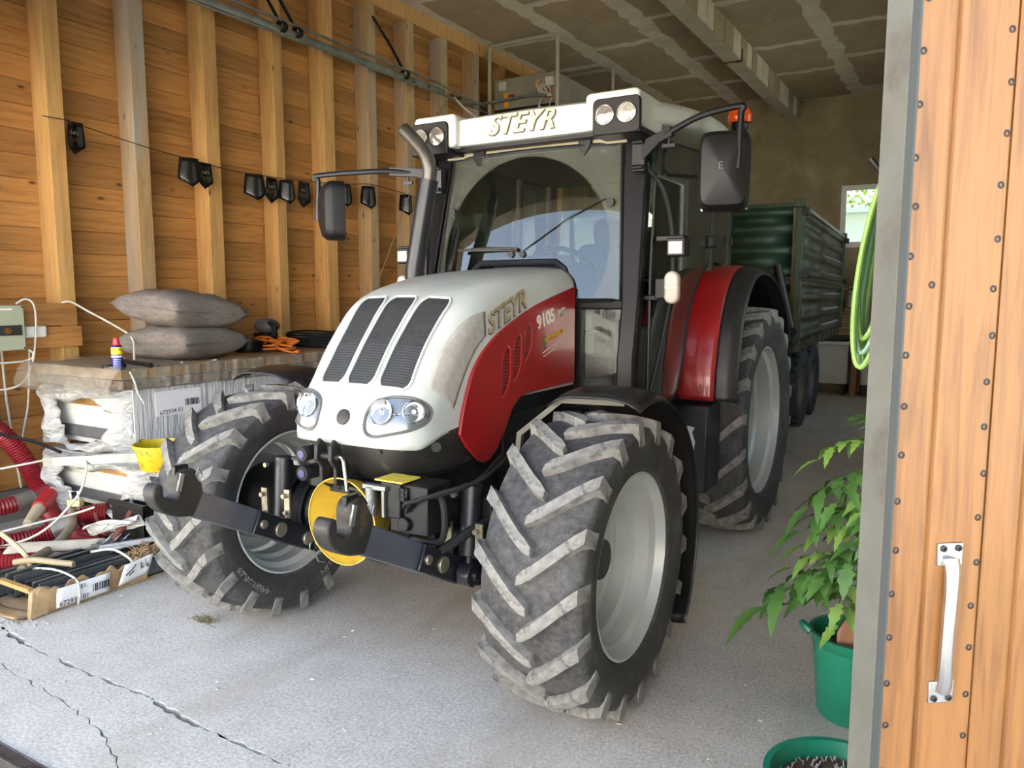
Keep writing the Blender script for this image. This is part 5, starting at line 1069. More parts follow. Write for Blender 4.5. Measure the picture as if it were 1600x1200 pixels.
# cushions
def cush_mat():
    m, nt, b = new_mat('woven_grey_fabric'); v = coords(nt); a = noise(nt, coords(nt, (90, 12, 40)), 1, 4); c = noise(nt, coords(nt, (12, 90, 40)), 1, 4); l = noise(nt, v, 5, 4)
    col = mix(nt, .5, ramp(nt, a, [(.3, S((88, 80, 76))), (.7, S((146, 138, 130)))]), ramp(nt, c, [(.3, S((84, 76, 72))), (.7, S((140, 132, 124)))]))
    col = mix(nt, .3, col, ramp(nt, l, [(.35, S((104, 92, 82))), (.65, S((134, 128, 124)))])); nt.links.new(col, b.inputs['Base Color']); b.inputs['Roughness'].default_value = .95; bump(nt, b, a, .3, .004); return m
M['cushion'] = cush_mat()
def cushion(c, rotz, tilt, label, a=.36, h=.145, seed=0):
    def f(sgn):
        def g(u, v):
            x, y = u * 2 - 1, v * 2 - 1; e = (1 - abs(x) ** 2.6) * (1 - abs(y) ** 2.6); z = sgn * h * max(0, e) ** .38
            pin = 1 - .10 * (1 - abs(x)) * abs(y) ** 3 ; pin2 = 1 - .10 * (1 - abs(y)) * abs(x) ** 3
            z += .008 * math.sin(9 * x + 4 * y + seed) * e; return (x * a * pin2, y * a * pin, z)
        return g
    mb = MB().grid(f(1), 26, 26).grid(f(-1), 26, 26)
    me = mb.mesh('cushion', smooth=70); bm = bmesh.new(); bm.from_mesh(me); bmesh.ops.remove_doubles(bm, verts=bm.verts, dist=.0005); bmesh.ops.recalc_face_normals(bm, faces=bm.faces); bm.to_mesh(me); bm.free(); me.shade_smooth()
    me.materials.append(M['cushion']); o = place('cushion', me, None, Vector(c)); o.rotation_euler = (tilt[0], tilt[1], rotz); tag(o, label, 'cushion', 'grey woven cushions')
    P = [(x * a * (1 - .10 * (1 - abs(y)) * abs(x) ** 3) * 1.004, y * a * (1 - .10 * (1 - abs(x)) * abs(y) ** 3) * 1.004, 0) for x, y in [(-1 + k / 8, -1) for k in range(16)] + [(1, -1 + k / 8) for k in range(16)] + [(1 - k / 8, 1) for k in range(16)] + [(-1, 1 - k / 8) for k in range(16)]]
    sm_ = MB().tube(P, .006, 6, closed=True).mesh('piping'); sm_.materials.append(M['cushion']); place('piping', sm_, o, WL[o.name])
cushion((-5.42, 3.98, ZT + .132), R(10), (0, 0), 'lower grey woven cushion lying flat on the brown board')
cushion((-5.40, 3.96, ZT + .395), R(4), (R(-3), R(5)), 'upper grey woven cushion resting tilted on the other cushion', seed=2)
# spray can
can = thing('spray_can', (-4.96, 3.12, ZT), 'blue and yellow spray can with red cap beside the cushions', 'spray can')
cb = mat('can_blue', (34, 36, 120), .3, .2)
MB().lathe([(.0, .001), (0, .033), (.004, .035), (.155, .035), (.163, .030), (.168, .027)], (-4.96, 3.12, ZT), 'Z', 24).build('body', cb, can)
MB().lathe([(.168, .027), (.172, .026), (.174, .020), (.205, .019), (.215, .016), (.218, .001)], (-4.96, 3.12, ZT), 'Z', 20).build('cap', mat('can_red', (206, 48, 58), .35), can)
MB().lathe([(.105, .0352), (.12, .0356), (.15, .0356), (.154, .0352)], (-4.96, 3.12, ZT), 'Z', 24, R(-120), R(40)).build('yellow_shield', mat('can_yellow', (240, 214, 40), .35), can)
MB().lathe([(.085, .0352), (.097, .0352)], (-4.96, 3.12, ZT), 'Z', 24, R(-120), R(30)).build('white_band', M['paper'], can)
def wrap_text(txt, size, r, z, a0, m, parent, c):
    me = text_mesh(txt, size, .0006)
    for v in me.vertices: a = a0 + v.co.x / r; zz = v.co.y + z; rr = r + v.co.z; v.co = Vector((rr * math.cos(a), rr * math.sin(a), zz))
    me.materials.clear(); me.materials.append(m); place('print', me, parent, Vector(c))
wrap_text('WD-40', .020, .0364, .137, R(-32), M['ink'], can, (-4.96, 3.12, ZT))
for z_, t_ in ((.07, 'MULTI'), (.055, 'SPRAY'), (.04, 'OIL'), (.025, 'LUBE')) if False else (): pass
for z_ in (.07, .058, .046, .034, .022): MB().lathe([(z_, .0354), (z_ + .004, .0354)], (-4.96, 3.12, ZT), 'Z', 24, R(-75), R(5)).build('print_line', mat('pale_print', (170, 176, 220), .5), can)
tr_ = MB().lathe([(0, .03), (0, .048), (.022, .048), (.022, .03), (0, .03)], (-5.12, 2.99 + .17, ZT), 'Z', 28).build('tape_roll', M['black']); tag(tr_, 'roll of black tape near the board edge', 'tape roll')
pi = thing('metal_pipe', (-5.1, 3.2, ZT), 'dark pipe lying behind the spray can', 'pipe')
MB().tube([(-5.36, 3.42, ZT + .02), (-4.86, 3.30, ZT + .02)], .018, 12).build('shaft', M['iron'], pi); MB().tube([(-5.40, 3.43, ZT + .024), (-5.33, 3.413, ZT + .024)], .022, 12).build('collar', M['galv'], pi)
kn_ = MB().lathe([(0, .001), (0, .02), (.012, .024), (.03, .022), (.036, .012), (.05, .012), (.05, .001)], (-5.03, 3.20, ZT), 'Z', 14).build('plastic_fitting', M['black']); tag(kn_, 'small black fitting between tape roll and spray can', 'fitting')
for k, (x_, y_, lb) in enumerate(((-5.02, 3.66, 'white scrap by the front corner of the lower cushion'), (-4.98, 3.92, 'longer white scrap on the board edge'), (-4.95, 3.42, 'tiny dark bolt on the brown board'))):
    o = MB().ball((x_, y_, ZT + .006), .012, 6, (1, 1.8 if k == 1 else 1.1, .5)).build('scrap', M['pvc'] if k < 2 else M['iron']); tag(o, lb, 'scrap')
# orange cord, drill, black coil
rn = random.Random(21); cp = []
for k in range(90):
    t = k * .52; r_ = .13 + .05 * math.sin(k * 1.7) + rn.uniform(-.02, .02); cp.append((-5.42 + r_ * 1.2 * math.cos(t) + rn.uniform(-.02, .02), 4.92 + r_ * 1.0 * math.sin(t) + rn.uniform(-.02, .02), ZT + .02 + .11 * (.5 + .5 * math.sin(k * .37)) * rn.uniform(.6, 1)))
cp += [(-5.2, 4.75, ZT + .05), (-5.08, 4.78, ZT + .012), (-5.02, 4.80, ZT + .012)]
oc = thing('extension_cord', (-5.42, 4.92, ZT), 'tangled orange extension cord on the brown board', 'cord'); om = mat('orange_cable', (226, 128, 50), .45)
MB().tube(crs(cp, 4), .009, 6).build('wire', om, oc); MB().tube([(-5.04, 4.80, ZT + .014), (-4.99, 4.805, ZT + .014)], [.012, .016], 8).build('plug', om, oc)
dk_ = MB().lathe([(0, .001), (0, .12), (.03, .13), (.10, .115), (.12, .06), (.12, .001)], (-5.52, 4.72, ZT), 'Z', 24).build('cable_drum', M['black']); tag(dk_, 'round black cable drum half hidden behind the cushions', 'drum')
dr_ = thing('hand_tool', (-5.62, 5.0, ZT), 'dusty grey power tool behind the orange cord', 'power tool')
MB().ball((-5.60, 5.0, ZT + .22), .09, 10, (1.5, 1.1, .8)).build('body', mat('tool_grey', (104, 98, 92), .6, 0, (84, 78, 74), 9), dr_); MB().tube(crs([(-5.50, 4.95, ZT + .25), (-5.42, 4.92, ZT + .22), (-5.42, 4.92, ZT + .14), (-5.50, 4.96, ZT + .12)], 4), .025, 8).build('grip', M['rubber'], dr_)
MB().b2((-5.7, 4.92, ZT), (-5.52, 5.06, ZT + .16)).build('foot_plate', M['iron'], dr_, bevel=.01)
coil = MB()
for k in range(7): coil.tube([(-5.52 + (.30 + .01 * (k % 3)) * math.cos(t), 5.55 + (.24 + .01 * (k % 2)) * math.sin(t), ZT + .013 + k * .021 + .006 * math.sin(3 * t + k)) for t in [2 * math.pi * q / 36 for q in range(36)]], .011, 6, closed=True)
tag(coil.build('cable_coil', M['rubber']), 'flat coil of black cable at the far end of the board', 'cable coil')
# ------------------------------------------------------------------ clutter on the floor by the wall
M['redhose'] = mat('red_corrugated_plastic', (136, 24, 34), .4, 0, (112, 18, 28), 5, dirt=(120, 70, 60), dirt_at=.66, dscale=5)
def corr(pts, r, label, sleeve=None):
    P = crs(pts, 10); L = [0]
    for a, b in zip(P, P[1:]): L.append(L[-1] + (Vector(b) - Vector(a)).length)
    step = .011; n = int(L[-1] / step); Q = []; rr = []; j = 0
    for k in range(n + 1):
        d = k * step
        while j < len(L) - 2 and L[j + 1] < d: j += 1
        f = (d - L[j]) / max(1e-6, L[j + 1] - L[j]); Q.append(Vector(P[j]).lerp(Vector(P[j + 1]), min(1, f))); rr.append(r if k % 2 else r * .87)
    t = thing('red_hose', Q[0] - Vector((0, 0, r)), label, 'hose', 'red corrugated hoses')
    MB().tube(Q, rr, 14).build('hose', M['redhose'], t, smooth=25)
    if sleeve:
        a, b = int(sleeve[0] * n), int(sleeve[1] * n); MB().tube(Q[a:b:3], r * 1.06, 14).build('tape_sleeve', mat('silver_tape', (140, 138, 132), .45, .4, (116, 114, 108), 12), t)
corr([(-6.0, 2.5, .98), (-6.04, 2.84, .78), (-6.02, 3.0, .54), (-5.95, 3.06, .32), (-5.72, 3.02, .14), (-5.35, 2.98, .075), (-5.05, 2.97, .075)], .07, 'red corrugated hose coming down the wall and under the packages')
corr([(-6.0, 2.2, .30), (-5.78, 2.62, .27), (-5.78, 2.9, .28), (-5.82, 3.05, .30)], .062, 'short red corrugated hose with silver tape near the wall', (.72, .9))
corr([(-5.75, 2.1, .075), (-5.52, 2.55, .08), (-5.42, 2.80, .10), (-5.28, 3.02, .20), (-5.18, 3.12, .22)], .07, 'long red corrugated hose with silver tape in the middle of the clutter', (.70, .86))
corr([(-5.45, 2.2, .07), (-5.20, 2.42, .07), (-5.02, 2.56, .07)], .062, 'short red corrugated hose end lying lowest in the clutter')
pgt = thing('power_plug', (-5.5, 2.8, .2), 'red industrial plug with grey grip lying on the hoses', 'plug'); a, b = Vector((-5.62, 2.97, .33)), Vector((-5.42, 2.70, .205))
MB().cyl(a, a.lerp(b, .5), .05, .055, 18).build('head', mat('plug_red', (176, 34, 38), .35, 0, (150, 28, 34), 9), pgt, bevel=.004); MB().cyl(a.lerp(b, .5), b, .045, .032, 16).build('grip', mat('plug_grey', (168, 156, 132), .6), pgt, bevel=.004)
MB().cyl(a + (a - b).normalized() * .04, a, .03, n=14).build('nose', mat('plug_pale', (214, 190, 180), .5), pgt)
pd = thing('padlock', (-5.38, 3.02, .2), 'small brass padlock hanging in the torn wrapping', 'padlock'); MB().box((-5.33, 2.98, .30), (.10, .05, .05), Matrix.Rotation(.4, 3, 'Z')).build('body', mat('brass', (206, 196, 140), .35, .5), pd, bevel=.006); MB().tube([(-5.36, 2.97, .32), (-5.37, 2.97, .38), (-5.31, 2.99, .38), (-5.30, 2.99, .32)], .007, 8).build('shackle', M['chrome'], pd)
cable('cable', [(-5.9, 1.9, .10), (-5.6, 2.3, .08), (-5.2, 2.6, .17), (-5.02, 2.80, .40), (-5.0, 2.88, .58), (-5.08, 2.92, .66), (-5.16, 2.97, .66)], .008, M['white_cable'], 'white cable arching over the red hoses', 'cable')
cable('cable', [(-5.9, 2.15, .55), (-5.7, 2.5, .56), (-5.5, 2.75, .60), (-5.35, 2.95, .64)], .007, M['white_cable'], 'pale cable running to the end of the steel channel', 'cable')
cable('cable', [(-6.05, 2.3, .9), (-6.0, 2.75, .78), (-5.85, 3.0, .68), (-5.6, 3.05, .62)], .013, M['rubber'], 'black cable crossing the wall hose', 'cable')
cable('cable', [(-5.2, 2.1, .52), (-5.0, 2.28, .36), (-4.82, 2.38, .18), (-4.76, 2.36, .045)], .014, mat('cream_cable', (200, 188, 152), .6), 'cream coloured cable bending down to the carton', 'cable')
cable('cable', [(-5.4, 2.5, .20), (-5.3, 2.7, .23), (-5.2, 2.9, .26), (-5.1, 2.98, .30)], .008, M['white_cable'], 'thin pale cable lying on the longest red hose', 'cable')
cable('floor_cable', [(-5.2, 1.86, .014), (-4.95, 2.02, .014), (-4.82, 2.16, .014), (-4.78, 2.26, .02)], .013, mat('olive_cable', (96, 88, 70), .7), 'olive cable on the ground in front of the carton', 'cable')
cable('grey_hose', [(-5.42, 3.0, .26), (-5.18, 2.86, .19), (-5.02, 2.66, .135), (-4.90, 2.46, .12), (-4.80, 2.34, .11)], [.030] * 33, mat('grey_hose_plastic', (146, 134, 116), .6, 0, (126, 116, 100), 6), 'stiff grey hose piece leaning across the clutter', 'hose', n=12)
# clamps and bars, red and rusty
rb = [mat('clamp_red', (172, 46, 38), .5, .2, (132, 60, 50), 12), mat('rusty_red', (128, 62, 52), .6, .2, (98, 62, 52), 14), mat('bright_red_paint', (204, 62, 42), .45)]
bars = (((-5.25, 2.62, .09), (-4.92, 2.78, .07), .03, 2, 'bright red flat clamp bar lowest in the heap'), ((-4.92, 2.78, .06), (-4.66, 2.90, .05), .035, 1, 'yellowish brown wooden file handle bar beside the clamps'), ((-5.30, 3.02, .14), (-4.86, 2.92, .16), .026, 0, 'red clamp bar pointing at the torn wrapping'), ((-5.22, 2.95, .18), (-4.70, 2.82, .12), .022, 1, 'rusty square bar lying across the heap'), ((-5.16, 2.88, .12), (-4.75, 2.86, .13), .028, 0, 'red clamp bar in the middle of the heap'), ((-5.02, 2.98, .10), (-4.96, 2.90, .30), .026, 1, 'upright rusty clamp jaw'), ((-4.98, 2.99, .16), (-4.80, 3.0, .30), .028, 1, 'tilted rusty bar against the white wrapping'), ((-5.6, 2.36, .10), (-5.15, 2.46, .16), .024, 1, 'dull red angled strip on the lowest hose'), ((-5.3, 2.14, .075), (-4.86, 2.32, .03), .028, 2, 'bright red strap end near the carton'))
for p0, p1, w_, mi, lb in bars: tag(MB().beam(p0, p1, w_, w_ * .55).build('clamp_bar', M['chip'] if 'yellowish' in lb else rb[mi], bevel=.003), lb, 'bar', 'clamp bars in the heap')
rn = random.Random(31)
for k, lb in enumerate(('rusty ring clamp beside the white wrapping', 'rusty hook clamp near the black crate', 'red ring clamp behind the angle bracket')):
    c = Vector((-4.86 + .08 * k, 3.03 + .02 * k, .17 + .02 * k)); tag(MB().tube([c + Vector((.05 * math.cos(t), .02 * math.sin(2 * t), .04 * math.sin(t))) for t in [k_ * .42 for k_ in range(15)]], .012, 8, closed=k != 1).build('ring_clamp', rb[(1, 1, 0)[k]]), lb, 'clamp', 'ring clamps')
bx = thing('black_crate', (-4.72, 3.05, 0), 'black plastic crate in front of the lower package', 'crate')
for a, b in (((-4.90, 2.98, 0), (-4.56, 3.0, .36)), ((-4.90, 3.10, 0), (-4.56, 3.115, .36)), ((-4.90, 2.98, .0), (-4.88, 3.115, .36)), ((-4.58, 2.98, 0), (-4.56, 3.115, .38)), ((-4.90, 2.98, 0), (-4.56, 3.11, .02)), ((-4.92, 2.965, .35), (-4.54, 3.0, .385))): MB().b2(a, b).build('wall_panel', M['black'], bx, bevel=.004)
br_ = thing('angle_bracket', (-4.66, 2.86, .15), 'perforated galvanised bracket on the heap', 'bracket')
MB().prism([(-4.80, .15), (-4.72, .12), (-4.60, .12), (-4.54, .15)], 'xz', 2.76, 2.96).build('plate', M['galv'], br_, bevel=.002)
for k in range(3): MB().beam((-4.70 + .04 * k, 2.78 + .03 * k, .16), (-4.67 + .04 * k, 2.84 + .03 * k, .22), .012, .008).build('tine', M['chrome'], br_)
MB().tube(crs([(-4.70, 2.86, .17), (-4.69, 2.92, .24), (-4.70, 3.0, .33)], 4), .022, 8).build('dark_handle', rb[1], br_)
tag(MB().beam((-4.66, 2.74, .15), (-4.36, 3.06, .20), .04, .03).build('steel_angle', mat('bright_zinc', (190, 196, 202), .35, .7), bevel=.002), 'bright zinc angle leaning beside the front tyre', 'bar')
st2 = MB().grid(lambda a, b: (-4.92 + .40 * a, 2.88 + .12 * b - .10 * (1 - a), .22 + .12 * a + .03 * math.sin(b * 9 + a * 4) - .05 * b), 16, 10).build('plastic_strip', M['crumple'], thick=.004); tag(st2, 'torn white plastic strip on top of the red clamps', 'plastic')
st3 = MB().grid(lambda a, b: (-5.14 + .36 * a, 2.40 + .36 * a + .13 * b, .135 + .05 * math.sin(b * 3.0) - .01 * a), 10, 8).build('foam_wedge', mat('foam_white', (180, 174, 162), .8, 0, (156, 150, 138), 9), thick=.03); tag(st3, 'dirty white foam strip behind the steel profiles', 'foam')
# steel channel laid over the packages
ch = MB(); A_, B_ = Vector((-5.40, 2.84, .585)), Vector((-4.62, 3.06, .665))
ch.beam(A_, B_, .055, .005).beam(A_ + Vector((0, 0, .028)) + Vector((.008, -.026, 0)), B_ + Vector((.008, -.026, .028)), .005, .058).beam(A_ + Vector((-.008, .026, .028)), B_ + Vector((-.008, .026, .028)), .005, .058)
cho = ch.build('steel_channel', M['galv']); tag(cho, 'galvanised steel channel resting across the torn packages', 'channel')
MB().box(Vector((-4.99, 2.926, .655)), (.035, .003, .022), Matrix.Rotation(.27, 3, 'Z')).build('price_tag', mat('tag_cream', (226, 214, 150), .6), cho)
# yellow tub
yb = thing('yellow_tub', (-4.62, 3.14, .60), 'dirty yellow plastic tub on the lower package', 'tub'); C_ = Vector((-4.56, 3.14, .602))
ym = mat('worn_yellow_plastic', (214, 190, 34), .45, 0, (196, 170, 26), 6, dirt=(92, 84, 40), dirt_at=.60, dscale=14)
MB().lathe([(0, .001), (.0, .125), (.01, .135), (.13, .158), (.15, .16), (.152, .176), (.172, .178), (.174, .168), (.15, .152), (.02, .13), (.015, .001)], C_, 'Z', 36).build('tub', ym, yb)
rn = random.Random(2); so_ = MB().grid(lambda a, b: (C_.x + .147 * a * math.cos(6.2832 * b), C_.y + .147 * a * math.sin(6.2832 * b), C_.z + .105 + .018 * math.sin(a * 17 + b * 21) * (1 - a) + .008 * math.sin(b * 44)), 10, 30).build('soil', mat('dry_soil', (74, 56, 38), .95, 0, (110, 88, 62), 50, bmp=.8, bscale=90), yb); so_['kind'] = 'stuff'
rg = MB().lathe([(-.003, .02), (.0, .03), (.01, .035)], C_ + Vector((-.172, -.03, .155)), 'X', 10).build('handle_lug', ym, yb)
# carton with steel profiles
ct = thing('profile_carton', (-4.5, 2.6, 0), 'torn open carton full of grey steel profiles on the floor', 'carton')
M['card'] = mat('cardboard', (176, 148, 110), .85, 0, (152, 124, 88), 7, dirt=(132, 110, 84), dirt_at=.62, dscale=5)
MB().b2((-4.86, 2.12, .004), (-4.28, 2.98, .012)).build('base', M['card'], ct)
def flap(a, b): y = 2.14 + .66 * b; return (-4.275 + .008 * math.sin(b * 14) + .02 * a * a, y, .012 + (.135 + .015 * math.sin(b * 23) + .012 * math.sin(b * 51)) * a)
MB().grid(flap, 5, 44).build('side_flap', M['card'], ct, thick=.006)
def eflap(a, b): x = -4.84 + .55 * b; return (x, 2.13 - .10 * a + .015 * math.sin(b * 9), .012 + .09 * a * (.5 + .5 * math.sin(b * 5 + .6)))
MB().grid(eflap, 5, 24).build('end_flap', M['card'], ct, thick=.006)
MB().prism([(2.10, .005), (2.20, .012), (2.22, .15), (2.17, .165), (2.12, .15)], 'yz', -4.30, -4.262).build('corner_flap', M['card'], ct, bevel=.004)
pf_m = mat('anthracite_profile', (82, 86, 90), .42, .4, (104, 108, 110), 5)
for k, (x0, x1, z0, z1, ya, yb_) in enumerate(((-4.85, -4.73, .012, .13, 2.14, 3.25), (-4.70, -4.60, .03, .155, 2.2, 3.3), (-4.58, -4.48, .014, .12, 2.24, 3.2), (-4.46, -4.38, .014, .145, 2.22, 3.15), (-4.37, -4.29, .014, .11, 2.20, 3.3))):
    MB().b2((x0, ya, z0), (x0 + .008, yb_, z1)).b2((x1 - .008, ya, z0), (x1, yb_, z1)).b2((x0, ya, z0), (x1, yb_, z0 + .008)).b2((x0, ya, z1 - .008), (x0 + .03, yb_, z1)).build('steel_profile', pf_m, ct, bevel=.001)
MB().b2((-4.75, 2.17, .10), (-4.40, 2.20, .125)).build('wood_strip', M['stud'], ct)
lb2 = MB().grid(lambda a, b: (-4.262 + .020 * a * a + .002, 2.24 + .31 * b, .022 + .115 * a), 3, 8).build('label', M['paper'], ct, thick=.0015)
put_text('print', '672934 01', .040, M['ink'], lb2, (-4.2475, 2.335, .042), (0, 1, 0), (.1, 0, 1), extrude=.0006); barcode(lb2, (-4.246, 2.492, .075), (0, 1, 0), (.1, 0, 1), .10, .045)
put_text('print', 'E1.', .034, M['ink'], lb2, (-4.241, 2.39, .108), (0, 1, 0), (.1, 0, 1), extrude=.0006)
lb3 = MB().grid(lambda a, b: (-4.255 + .03 * a + .003 * math.sin(b * 7), 2.60 + .19 * b + .03 * a, .03 + .125 * a + .02 * b), 4, 8).build('torn_label', M['paper'], ct, thick=.003)
for pts_ in (((2.64, .085), (2.68, .115), (2.70, .14)), ((2.66, .08), (2.69, .10)), ((2.735, .14), (2.74, .10), (2.755, .115)), ((2.77, .13), (2.775, .105), (2.79, .11)), ((2.76, .145), (2.765, .15))):
    MB().tube([(-4.249 + .03 * ((z_ - .03) / .14), y_, z_) for y_, z_ in pts_], .0032, 5).build('marker_stroke', M['ink'], lb3)
MB().tube(crs([(-4.26, 2.36, .005), (-4.24, 2.36, .07), (-4.27, 2.36, .15), (-4.5, 2.36, .165), (-4.8, 2.34, .12)], 5), .007, 5).build('strap', M['white_cable'], ct)
tag(MB().tube(crs([(-4.80, 2.30, .17), (-4.70, 2.36, .185), (-4.55, 2.42, .178), (-4.46, 2.46, .172)], 5), .019, 10).build('cream_hose', mat('cream_hose_plastic', (160, 146, 116), .6)), 'cream hose end lying on the steel profiles', 'hose')
tag(MB().tube(crs([(-4.62, 2.66, .16), (-4.50, 2.72, .18), (-4.38, 2.74, .15), (-4.28, 2.72, .13)], 5), .008, 6).build('tie_strip', M['white_cable']), 'white strip arching over the profiles to the torn label', 'strip')
wool = MB(); rn = random.Random(6)
for k in range(420):
    x, y, z_ = -4.35 + rn.gauss(0, .032), 2.86 + rn.gauss(0, .042), .145 + abs(rn.gauss(0, .016)); d = Vector((rn.gauss(0, 1), rn.gauss(0, 1), rn.gauss(0, .5))).normalized() * .022
    wool.tube([Vector((x, y, z_)) - d, (x, y, z_ + .006), Vector((x, y, z_)) + d], .0035, 4)
wo_ = wool.build('insulation_tuft', mat('mineral_wool', (170, 146, 112), .95, 0, (140, 116, 84), 60, bmp=.9, bscale=90)); tag(wo_, 'tuft of brown mineral wool on the steel profiles', 'insulation', kind='stuff')
# floor litter
rn = random.Random(15); gv = MB()
for k in range(420):
    x, y = -4.62 + rn.gauss(0, .22), 2.08 + rn.gauss(0, .06); r_ = rn.uniform(.003, .008); gv.ball((x, y, r_ * .4), r_, 3, (1, 1, .7))
tag(gv.build('gravel', mat('pale_gravel', (188, 184, 176), .9, 0, (140, 136, 128), 60), smooth=0), 'loose pale gravel in front of the carton', 'gravel', kind='stuff')
gt = MB()
for k in range(70): x, y = -3.46 + rn.gauss(0, .035), 2.585 + rn.gauss(0, .02); a = rn.uniform(0, 6.3); gt.tube([(x, y, .002), (x + .025 * math.cos(a), y + .025 * math.sin(a), rn.uniform(.004, .018))], .0018, 4)
tag(gt.build('dry_grass', mat('dry_grass_tuft', (128, 118, 78), .9)), 'clump of dry grass on the concrete by the left tyre', 'grass', kind='stuff')
lit = MB()
for k in range(60):
    x, y = rn.uniform(-4.2, -.6), rn.uniform(1.5, 3.4); s_ = rn.uniform(.004, .011); lit.box((x, y, .002), (s_ * 2, s_, .004), Matrix.Rotation(rn.uniform(0, 3), 3, 'Z'))
tag(lit.build('litter', mat('pale_flakes', (216, 212, 200), .8, 0, (150, 140, 120), 30)), 'small pale flakes scattered on the concrete floor', 'litter', kind='stuff')

# ------------------------------------------------------------------ plants, pots and hose beside the door
M['pot'] = mat('green_plastic', (30, 132, 104), .38, 0, (24, 116, 92), 4, dirt=(50, 130, 108), dirt_at=.6)
M['leaf'] = mat('tomato_leaf', (84, 124, 54), .5, 0, (58, 100, 42), 9)
M['leaf2'] = mat('young_tomato_leaf', (128, 158, 70), .5, 0, (96, 138, 58), 9)
M['stem'] = mat('tomato_stem', (130, 150, 84), .6)
def tub(name, c, r, h, label, handle):
    t = thing(name, c, label, 'pot')
    MB().lathe([(0, .001), (0, r * .74), (.01, r * .78), (h - .05, r * .93), (h - .045, r * .96), (h - .005, r * 1.0), (h, r * 1.02), (h, r * .93), (h * .3, r * .78), (h * .28, .001)], c, 'Z', 40).build('tub', M['pot'], t)
    MB().lathe([(h * .76, .001), (h * .78, r * .4), (h * .755, r * .86)], c, 'Z', 28).build('soil', mat('potting_soil', (64, 50, 38), .95, 0, (94, 78, 60), 60, bmp=.9, bscale=80), t)['kind'] = 'stuff'
    if handle:
        MB().tube(crs([(c[0] - r * .93, c[1] - .07, c[2] + h - .01), (c[0] - r * 1.12, c[1] - .05, c[2] + h + .01), (c[0] - r * 1.15, c[1] + .03, c[2] + h - .03), (c[0] - r * .98, c[1] + .05, c[2] + h - .05)], 5), .016, 8).build('handle', M['pot'], t)
    return t
PC = Vector((-.325, 3.36, 0)); tub('plant_pot', PC, .18, .36, 'tall green plastic pot holding the tomato plant', True)
pc2 = tub('plant_tub', (-.255, 2.50, 0), .24, .22, 'low green tub at the lower edge beside the door', False)
rn = random.Random(5); wl2 = MB()
for k in range(240):
    a, q = rn.uniform(0, 6.3), .20 * rn.random() ** .5; wl2.tube([(-.255 + q * math.cos(a), 2.5 + q * math.sin(a), .165), (-.255 + q * math.cos(a) + rn.uniform(-.012, .012), 2.5 + q * math.sin(a) + rn.uniform(-.012, .012), .18)], .003, 3)
wl2.build('grit', mat('pale_grit', (176, 170, 160), .9), pc2)['kind'] = 'stuff'
sh2 = MB().grid(lambda a, b: (-.385 + .16 * b, 3.24 + .03 * math.sin(b * 3), .30 + (.16 * math.sin(min(1, b * 1.5 + .1) * 1.57) + .02) * a + .05 * a * (1 - b)), 6, 12).build('terracotta_shard', mat('terracotta', (158, 112, 86), .8, 0, (178, 138, 112), 6), thick=.012); tag(sh2, 'broken terracotta shard stuck in the soil of the tall pot', 'shard')
def leaflet(mb, p, d, up, L, w, droop=.25):
    d = Vector(d).normalized(); s_ = d.cross(Vector(up)).normalized(); n_ = s_.cross(d); k0 = len(mb.v); rows = []
    for t, ww in ((0, .05), (.12, .55), (.22, .42), (.34, .95), (.45, .66), (.58, .80), (.70, .46), (.82, .42), (.92, .18), (1, .02)):
        c = Vector(p) + d * (L * t) - Vector((0, 0, droop * L * t * t)); rows.append((c - s_ * w * ww + n_ * w * .22 * ww, c, c + s_ * w * ww + n_ * w * .22 * ww))
    vs = [v for r_ in rows for v in r_]; mb.add(vs, [(i * 3 + j, i * 3 + 3 + j, i * 3 + 4 + j, i * 3 + 1 + j) for i in range(len(rows) - 1) for j in range(2)])
def comp_leaf(seed, L=.2, m=None):
    rn_ = random.Random(seed); mb = MB(); pts = [(t * L, 0, .035 * math.sin(t * 2.6) - .05 * t * t) for t in [k / 6 for k in range(7)]]
    mb.tube(pts, [.0026 - .0003 * k for k in range(7)], 4)
    for k, t in enumerate((.30, .52, .74)):
        p = Vector((t * L, 0, .035 * math.sin(t * 2.6) - .05 * t * t))
        for sg in (-1, 1): leaflet(mb, p, (.55 + rn_.uniform(-.2, .2), sg, rn_.uniform(-.3, .1)), (0, 0, 1), L * (.30 + .07 * k) * rn_.uniform(.85, 1.15), L * .10, .5)
    leaflet(mb, pts[-1], (1, rn_.uniform(-.2, .2), -.3), (0, 0, 1), L * .46, L * .14, .4)
    me = mb.mesh('leaf', smooth=60); me.materials.append(m); return me
LM = [comp_leaf(s, .2, M['leaf']) for s in (1, 2, 3)] + [comp_leaf(s, .17, M['leaf2']) for s in (4, 5)]
tp = thing('tomato_plant', (-.30, 3.34, .27), 'leafy green tomato plant growing in the tall green pot', 'plant')
rn = random.Random(17); stems = []
for k, pts in enumerate((((-.30, 3.36, .28), (-.27, 3.34, .6), (-.25, 3.30, .95), (-.27, 3.28, 1.22)), ((-.33, 3.34, .28), (-.31, 3.27, .5), (-.30, 3.2, .75), (-.33, 3.12, .98)), ((-.27, 3.32, .28), (-.2, 3.25, .5), (-.12, 3.15, .8)))):
    P = crs(pts, 8); MB().tube(P, [.008 - .00018 * i for i in range(len(P))], 6).build('stem', M['stem'], tp); stems.append(P)
leafspec = []
def lf(p, yaw, pitch, sc, roll=0, mi=None): leafspec.append((p, yaw, pitch, sc, roll, mi))
for i, P in enumerate(stems):
    for k in range(8, len(P), 2 if i < 2 else 3):
        for _ in range(2 if i < 2 else 1):
            lf(P[k], rn.uniform(-3.14, 3.14), rn.uniform(-.1, .6), rn.uniform(.75, 1.25), rn.uniform(-.5, .5))
